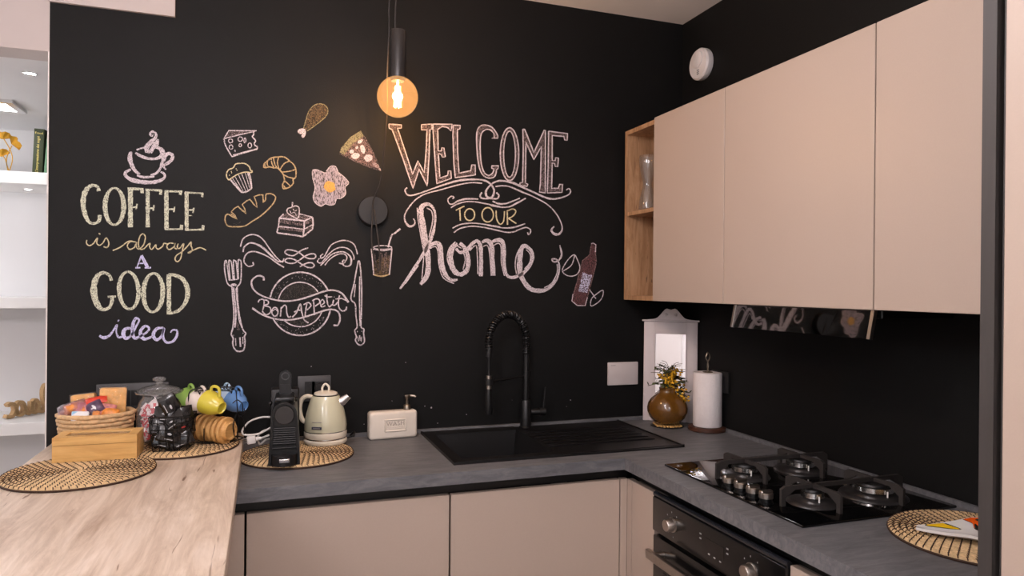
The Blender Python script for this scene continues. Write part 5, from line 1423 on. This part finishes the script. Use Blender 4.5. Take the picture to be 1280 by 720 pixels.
# fork
d = Drawing(270, 285, 4.5, 'chalk_white')
d.st(1.5, (49, 190), (49, 240), (64, 310), (92, 332)).st(1.5, (49, 190), (58, 184), (66, 230), (74, 292)).st(1.5, (80, 290), (72, 192), (80, 184), (88, 200), (97, 290)).st(1.5, (103, 288), (98, 190), (107, 184), (115, 200), (122, 288)).st(1.5, (126, 286), (124, 190), (134, 180), (142, 200), (139, 300), (118, 330))
d.ln(1.4, (72, 294), (126, 288)).fel(100, 320, 17, 9)
d.st(1.8, (90, 332), (95, 400), (101, 480), (95, 560), (86, 595), (97, 622), (94, 652), (108, 684), (130, 694), (156, 684), (163, 640), (160, 610), (168, 592), (152, 572), (135, 510), (124, 430), (118, 332))
d.st(2, (99, 335), (105, 400), (112, 480), (106, 560)).st(1, (112, 340), (118, 420), (128, 510), (145, 560)).col('chalk_dim').st(3, (118, 530), (126, 575)).col('chalk_white').ln(1.2, (110, 620), (112, 662)).ln(1.8, (134, 615), (138, 668)).ln(1.2, (150, 612), (152, 652)).speck(98, 603).speck(152, 592)
d.done('chalk_fork', 'white chalk drawing of an ornate fork')
# swirls above the plate
d = Drawing(270, 285, 4.5, 'chalk_white')
d.st(1.5, (138, 105), (150, 65), (180, 42), (220, 38), (260, 60), (300, 115), (340, 165), (372, 192), (382, 172)).st(1.7, (152, 135), (160, 105), (190, 85), (225, 90, 2), (265, 112, 2.6), (310, 155, 2), (350, 188), (381, 186)).st(1.6, (207, 192), (210, 209), (182, 215), (158, 190), (165, 155), (190, 135), (230, 135), (290, 160), (340, 195), (383, 222)).st(1.2, (230, 90), (275, 118), (320, 160))
d.z(350, 285, 10.667)
d.st(1.6, (378, 265), (300, 290), (240, 330), (180, 368), (110, 360), (68, 330), (80, 298), (120, 290), (180, 300), (250, 325), (330, 385), (390, 408), (455, 405), (477, 375), (452, 345), (390, 350), (320, 385), (240, 440), (180, 470), (110, 467), (68, 445), (80, 415), (130, 405), (190, 420), (240, 450), (300, 490), (370, 525), (430, 527), (456, 497), (430, 467), (380, 463), (320, 485), (264, 518))
d.st(1.4, (575, 345), (540, 375), (550, 402), (590, 380), (630, 310), (680, 230), (760, 185), (850, 165), (940, 185), (1000, 240), (1032, 350)).st(1.4, (525, 405), (500, 440), (520, 466), (560, 455), (640, 360), (720, 290), (800, 260), (880, 265), (950, 310), (985, 380), (984, 422))
d.st(1.5, (540, 500), (600, 440), (680, 360), (760, 325), (840, 318), (900, 345), (945, 400, 2.2), (945, 480, 2.2), (900, 512), (850, 498), (832, 455), (850, 428), (868, 445)).st(1.4, (598, 495), (650, 430), (720, 375), (800, 345), (860, 350), (892, 390), (870, 450), (830, 476), (785, 467))
d.done('chalk_flourish', 'white chalk flourishes above the chalk plate')
# plate with banner
d = Drawing(305, 325, 6.2625, 'chalk_faint')
def arc(cx, cy, rx, ry, a0, a1, n=14): return [(cx+math.cos(R(a0+(a1-a0)*i/n))*rx, cy+math.sin(R(a0+(a1-a0)*i/n))*ry) for i in range(n+1)]
d.fill(*arc(440, 348, 168, 168, 195, 328), (450, 300), (340, 318)).fill(*arc(440, 348, 170, 168, 20, 130), (330, 472), (440, 458), (540, 428))
d.col('chalk_white').st(1.9, *arc(440, 343, 240, 247, 192, 334)).st(1.9, *arc(440, 343, 240, 247, 12, 152)).st(1.5, *arc(437, 348, 172, 174, 193, 326)).st(1.5, *arc(440, 348, 178, 174, 18, 134))
rp = random.Random(9)
for k in range(120):
    a = rp.uniform(0, 360); q = rp.uniform(192, 228)
    x, y = 440+math.cos(R(a))*q, 343+math.sin(R(a))*q*1.01
    if (y < 300 and a > 180) or (y > 440 and a < 180): d.speck(x, y, rp.uniform(.25, .45))
d.st(2, (155, 160, 2.5), (150, 132), (105, 125), (60, 165), (75, 230), (140, 280), (240, 311), (340, 322), (450, 305), (550, 272), (640, 242), (710, 238), (770, 265), (817, 332, 2.5)).st(2, (65, 375, 2.6), (130, 420), (220, 455), (330, 470), (440, 455), (540, 425), (640, 392), (700, 388), (740, 410), (751, 460), (735, 508), (700, 510))
d.done('chalk_plate', 'white chalk drawing of a plate behind a waving banner')
d = Drawing(305, 325, 6.2625, 'chalk_white')
d.st(1.5, (112, 332), (120, 314), (150, 308), (158, 340), (146, 396)).st(1.6, (150, 312), (186, 318), (188, 344), (156, 356), (202, 370), (208, 408), (172, 428), (142, 400)).el(1.6, 242, 405, 24, 34).st(1, (225, 400), (245, 385), (262, 400))
d.st(1.6, (285, 442), (292, 366)).st(1.6, (288, 385), (315, 354), (331, 366), (336, 420), (350, 448), (368, 440))
d.st(1.7, (378, 448), (410, 412), (441, 344), (451, 400), (470, 466), (505, 492)).st(1.5, (392, 408), (425, 392), (455, 398)).st(1.6, (478, 450), (482, 400), (492, 345)).st(1.6, (466, 350), (505, 333), (524, 358), (492, 392))
d.st(1.6, (552, 432), (548, 380), (545, 320)).st(1.6, (532, 318), (575, 303), (594, 330), (556, 362)).st(1.5, (600, 355), (628, 335), (615, 310), (598, 332), (606, 366), (636, 358)).st(1.6, (648, 270), (652, 330), (668, 366), (690, 345)).ln(1.4, (630, 278), (650, 290), (690, 288))
d.st(1.6, (702, 312), (694, 352), (716, 350), (732, 330)).speck(706, 290).st(1.7, (748, 276), (738, 330), (746, 378), (772, 400), (798, 388), (802, 366)).ln(1.5, (716, 306), (762, 300), (804, 318))
d.done('chalk_word', 'white chalk lettering reading Bon Appetit on the banner')
d = Drawing(305, 325, 6.2625, 'chalk_white')
d.st(1.6, (898, 4), (880, 80), (860, 190), (836, 302), (870, 345), (875, 430), (886, 520), (866, 552), (880, 600), (872, 625), (885, 652), (912, 666), (942, 640), (936, 575), (938, 540), (916, 520), (919, 400), (921, 240), (913, 80), closed=True).st(1.6, (906, 130), (904, 300), (908, 515)).st(1.2, (872, 190), (862, 290)).ln(1.2, (892, 600), (896, 636)).ln(1.6, (905, 590), (910, 632)).ln(1.2, (921, 600), (918, 640)).speck(887, 560).speck(922, 556)
d.done('chalk_knife', 'white chalk drawing of a table knife')
# WELCOME
d = Drawing(480, 145, 6.857, 'chalk_dim')
def outl(*pts):
    d.col('chalk_dim').fill(*pts); d.col('chalk_white').ln(1.5, *pts, closed=True)
outl((42, 70), (150, 78), (148, 105), (115, 105), (180, 300), (245, 500), (290, 385), (345, 490), (360, 300), (368, 120), (320, 118), (322, 75), (410, 70), (412, 110), (393, 118), (385, 350), (370, 600), (300, 455), (248, 620), (160, 360), (70, 118), (45, 105))
outl((420, 70), (582, 72), (575, 130), (545, 100), (500, 90), (460, 115), (463, 300), (490, 300), (495, 272), (512, 275), (525, 350), (500, 352), (490, 328), (465, 325), (478, 532), (545, 510), (550, 470), (572, 472), (576, 535), (452, 580), (438, 400), (418, 100))
outl((592, 80), (652, 82), (650, 110), (628, 118), (630, 300), (642, 490), (742, 470), (752, 420), (780, 420), (782, 505), (610, 530), (598, 400), (590, 180))
d.z(590, 145, 6.546)
cc = smoothpts([(180, 180), (178, 145), (150, 115), (110, 112), (76, 145), (66, 220), (70, 350), (92, 450), (130, 487), (165, 470), (180, 435)], 3)+[(160, 427), (162, 408), (215, 408), (212, 430), (200, 440)]+smoothpts([(200, 440), (188, 490), (150, 510), (95, 490), (58, 420), (40, 280), (38, 140), (65, 85), (110, 75), (165, 95), (205, 150), (210, 182)], 3)
outl(*cc, (160, 182))
d.col('chalk_dim').el(3.8, 306, 313, 62, 201); d.col('chalk_white').el(1.5, 306, 313, 76, 216).el(1.3, 306, 313, 48, 188)
outl((415, 108), (430, 110), (505, 300), (590, 116), (600, 120), (598, 630), (550, 622), (558, 560), (566, 250), (505, 358), (440, 215), (436, 548), (456, 560), (450, 575), (390, 570), (392, 545), (412, 545), (418, 300))
outl((625, 125), (780, 145), (778, 200), (757, 196), (750, 168), (655, 160), (655, 365), (680, 365), (682, 342), (706, 345), (700, 415), (680, 412), (675, 390), (655, 385), (650, 592), (705, 592), (715, 560), (740, 560), (735, 625), (615, 630), (622, 400))
d.done('chalk_word', 'large white outlined chalk capitals reading WELCOME')
# flourishes round TO OUR
d = Drawing(495, 215, 9.0, 'chalk_white')
d.st(1.7, (125, 178), (100, 205), (125, 255), (180, 263), (280, 235), (400, 192), (550, 140, 2.2), (700, 98, 2.6), (850, 84, 2.2), (990, 93), (1060, 130))
d.st(1.5, (968, 128), (850, 120), (700, 145), (500, 200), (330, 247), (220, 312), (130, 420), (95, 500), (112, 572, 2.4), (155, 612, 2.6), (205, 592, 2.2), (211, 550), (194, 524))
d.st(1.5, (635, 302), (652, 284), (620, 274), (583, 310), (600, 356), (640, 360), (700, 325, 2.2), (800, 302, 2.2), (925, 305, 1.6)).st(1.5, (618, 402), (680, 365), (780, 336), (880, 335), (1000, 355), (1170, 388))
d.st(1.5, (635, 632), (720, 592), (850, 575), (1000, 590), (1170, 617)).st(1.5, (650, 682), (720, 636), (850, 610), (1000, 626), (1170, 662))
d.z(600, 215, 8.0)
d.st(2, (30, 84), (70, 96), (112, 130), (140, 182, 2.5), (128, 240, 2.5), (85, 265, 2), (20, 262, 2), (0, 238), (18, 204)).st(2, (862, 182, 1.4), (888, 166, 1.4), (906, 195, 1.4), (880, 230, 1.6), (800, 260, 2), (720, 270, 2.2), (640, 250, 2.2), (540, 205, 2), (430, 155, 2.4), (330, 110, 2.6), (220, 88, 2.2), (150, 100), (100, 135), (60, 190, 2.6), (68, 245, 2.6), (120, 266), (170, 266), (188, 235), (163, 205))
d.st(1.5, (155, 146), (220, 138), (300, 148), (420, 200, 2), (540, 250), (680, 330), (770, 430), (817, 530), (815, 590, 2), (780, 624, 3), (735, 615, 3), (714, 580, 2.5), (742, 543, 1.4))
d.st(1.5, (100, 333), (200, 351), (290, 348, 1.8), (370, 310, 2.2), (458, 262, 1.6)).st(1.7, (125, 292), (190, 318, 2.2), (260, 315), (330, 290), (397, 262))
d.st(1.5, (64, 528), (120, 542), (250, 560), (350, 550, 2), (450, 517)).st(1.5, (64, 560), (120, 571), (250, 601), (330, 600), (400, 572), (460, 555), (503, 576), (502, 608), (484, 626), (475, 603))
d.done('chalk_flourish', 'white chalk scrolls between WELCOME and home')
d = Drawing(495, 215, 9.0, 'chalk_yellow')
d.ln(1.5, (672, 432), (768, 384)).ln(1.7, (716, 412), (723, 548)).el(1.6, 828, 480, 56, 66)
d.z(600, 215, 8.0).el(1.6, 76, 428, 57, 72).st(1.6, (160, 385), (166, 470), (200, 522), (235, 490), (244, 392)).ln(1.6, (271, 385), (274, 528)).st(1.6, (268, 392), (328, 370), (357, 395), (330, 440), (280, 466)).ln(1.6, (280, 462), (362, 516))
d.done('chalk_word', 'thin yellow chalk capitals reading TO OUR')
# home
d = Drawing(490, 245, 5.76, 'chalk_white')
d.st(4, (58, 668, 2.4), (130, 565, 3.6), (220, 425, 4), (280, 310, 4), (308, 200, 3), (306, 110, 3), (272, 63, 4), (228, 66, 5.5), (206, 105, 6.5), (220, 200, 7), (243, 350, 7), (260, 470, 6.5), (252, 570, 6.5), (205, 636, 4))
d.st(1.2, (181, 85), (190, 190), (226, 390)).st(1.2, (228, 440), (214, 600)).st(1.3, (250, 88), (284, 110), (292, 180), (265, 300)).st(1.1, (95, 632), (190, 500))
d.st(5, (262, 375, 3), (298, 342, 4.5), (335, 345, 6), (352, 400, 6), (357, 490, 6), (388, 572, 5), (430, 605, 4), (472, 602, 2.5)).st(1.3, (275, 378), (310, 364), (330, 400), (338, 500), (370, 590), (445, 630))
d.st(5, (472, 346, 4), (436, 372, 6), (420, 450, 6.5), (442, 530, 6.5), (490, 565, 5.5), (540, 530, 5.5), (547, 440, 5), (520, 370, 5), (487, 340, 4)).st(3, (460, 378), (488, 406, 3.5), (525, 396, 4), (572, 368, 3.5)).st(1.3, (456, 330), (410, 380), (400, 470), (452, 568)).st(1.2, (515, 410), (526, 460), (510, 530)).st(1.1, (470, 360), (500, 378))
d.z(580, 290, 8.47)
d.st(4, (20, 188, 3), (80, 130, 4), (130, 95, 4), (165, 125, 5), (178, 200, 5), (180, 350, 5), (177, 468, 5)).st(5, (188, 110, 3), (240, 90, 5), (284, 130, 6), (300, 250, 5), (306, 462, 6)).st(5, (295, 105, 3), (350, 85, 5), (400, 98, 5), (420, 170, 5), (425, 350, 4), (450, 450, 4), (500, 482, 4), (570, 465, 4), (640, 422, 4), (718, 310, 4), (716, 210, 4), (652, 150, 4.5), (610, 170, 5.5), (590, 280, 6.5), (592, 420, 6.5), (630, 520, 6), (700, 600, 6), (790, 622, 5.5), (880, 605, 4), (960, 530, 3), (1002, 430, 2.2), (1003, 330, 2), (972, 288, 1.8), (930, 288, 1.8), (950, 316, 1.8), (1000, 300, 2), (1032, 240, 2.4), (1012, 140, 1.5))
d.st(1.2, (62, 197), (125, 142), (140, 250), (145, 445)).st(1.2, (200, 157), (240, 140), (265, 200), (287, 450)).st(1.2, (310, 147), (358, 120), (390, 160), (395, 330), (427, 463)).st(1.3, (613, 138), (560, 230), (540, 340), (554, 442)).st(1.2, (655, 185), (700, 240), (695, 320), (640, 390)).st(1.2, (850, 590), (930, 540), (985, 430), (985, 340))
d.done('chalk_word', 'large flowing white chalk script reading home')
# bottle with leaves
d = Drawing(680, 290, 7.2, 'chalk_wine')
bo = ((425, 106), (440, 99), (466, 115), (462, 200), (472, 270), (440, 400), (405, 530), (370, 662), (300, 662), (249, 620), (270, 540), (310, 400), (345, 260), (410, 205), (420, 140))
d.fill(*bo).col('chalk_rose').ln(1.3, *bo, closed=True).col('chalk_label').fill((347, 355), (385, 380), (432, 387), (388, 548), (310, 535)).col('chalk_white').ln(1.2, (425, 106), (440, 99), (466, 115), (462, 180)).ln(1, (260, 560), (250, 620), (300, 662), (370, 662), (390, 590))
d.st(1.2, (270, 205), (215, 250), (164, 340), (195, 385), (250, 398), (300, 376), (322, 320), (300, 250), closed=True).st(1.2, (275, 212), (245, 300), (165, 355)).st(1.2, (424, 666), (425, 605), (470, 560), (528, 525), (526, 580), (490, 630), closed=True).st(1.3, (410, 520), (438, 560), (466, 600))
d.done('chalk_bottle', 'chalk drawing of a red wine bottle with two leaves')
# drinking glass with straw
d = Drawing(430, 240, 6, 'chalk_brown')
d.fill((218, 520), (350, 470), (340, 620), (280, 630), (224, 618)).col('chalk_white')
d.st(1.5, (205, 425), (214, 520), (222, 622)).col('chalk_gold').st(1.8, (222, 620), (280, 632), (340, 618)).col('chalk_white').st(1.5, (340, 620), (352, 500), (359, 422)).el(1.2, 290, 416, 68, 14).st(1.2, (215, 428), (290, 440), (357, 430))
d.ln(2, (330, 415), (342, 370), (356, 325)).ln(2, (356, 322), (382, 308), (422, 276)).fill((362, 318), (385, 302), (424, 275), (386, 314))
d.col('chalk_dim').st(1.3, (232, 465), (238, 540), (252, 595)).st(1.3, (262, 590), (268, 475), (285, 465), (280, 585), (300, 595), (305, 475), (318, 465), (315, 590), (335, 585), (342, 470))
d.done('chalk_glass', 'chalk drawing of a drinking glass with a straw')
# stray specks of white on the wall over the worktop
d = Drawing(0, 0, 1, 'chalk_white')
for x, y, r_ in ((539, 509.5, .9), (531, 507.5, .5), (490, 501, .4), (547, 529, .5), (455, 530, .5), (507, 453, .4), (713, 500, .6), (583, 518, .5), (389, 458, .5), (640, 500, .3), (708, 508, .3)): d.ln(r_*2, (x-r_, y), (x+r_, y))
d.done('chalk_speck', 'stray white specks on the black wall over the worktop')['kind'] = 'stuff'
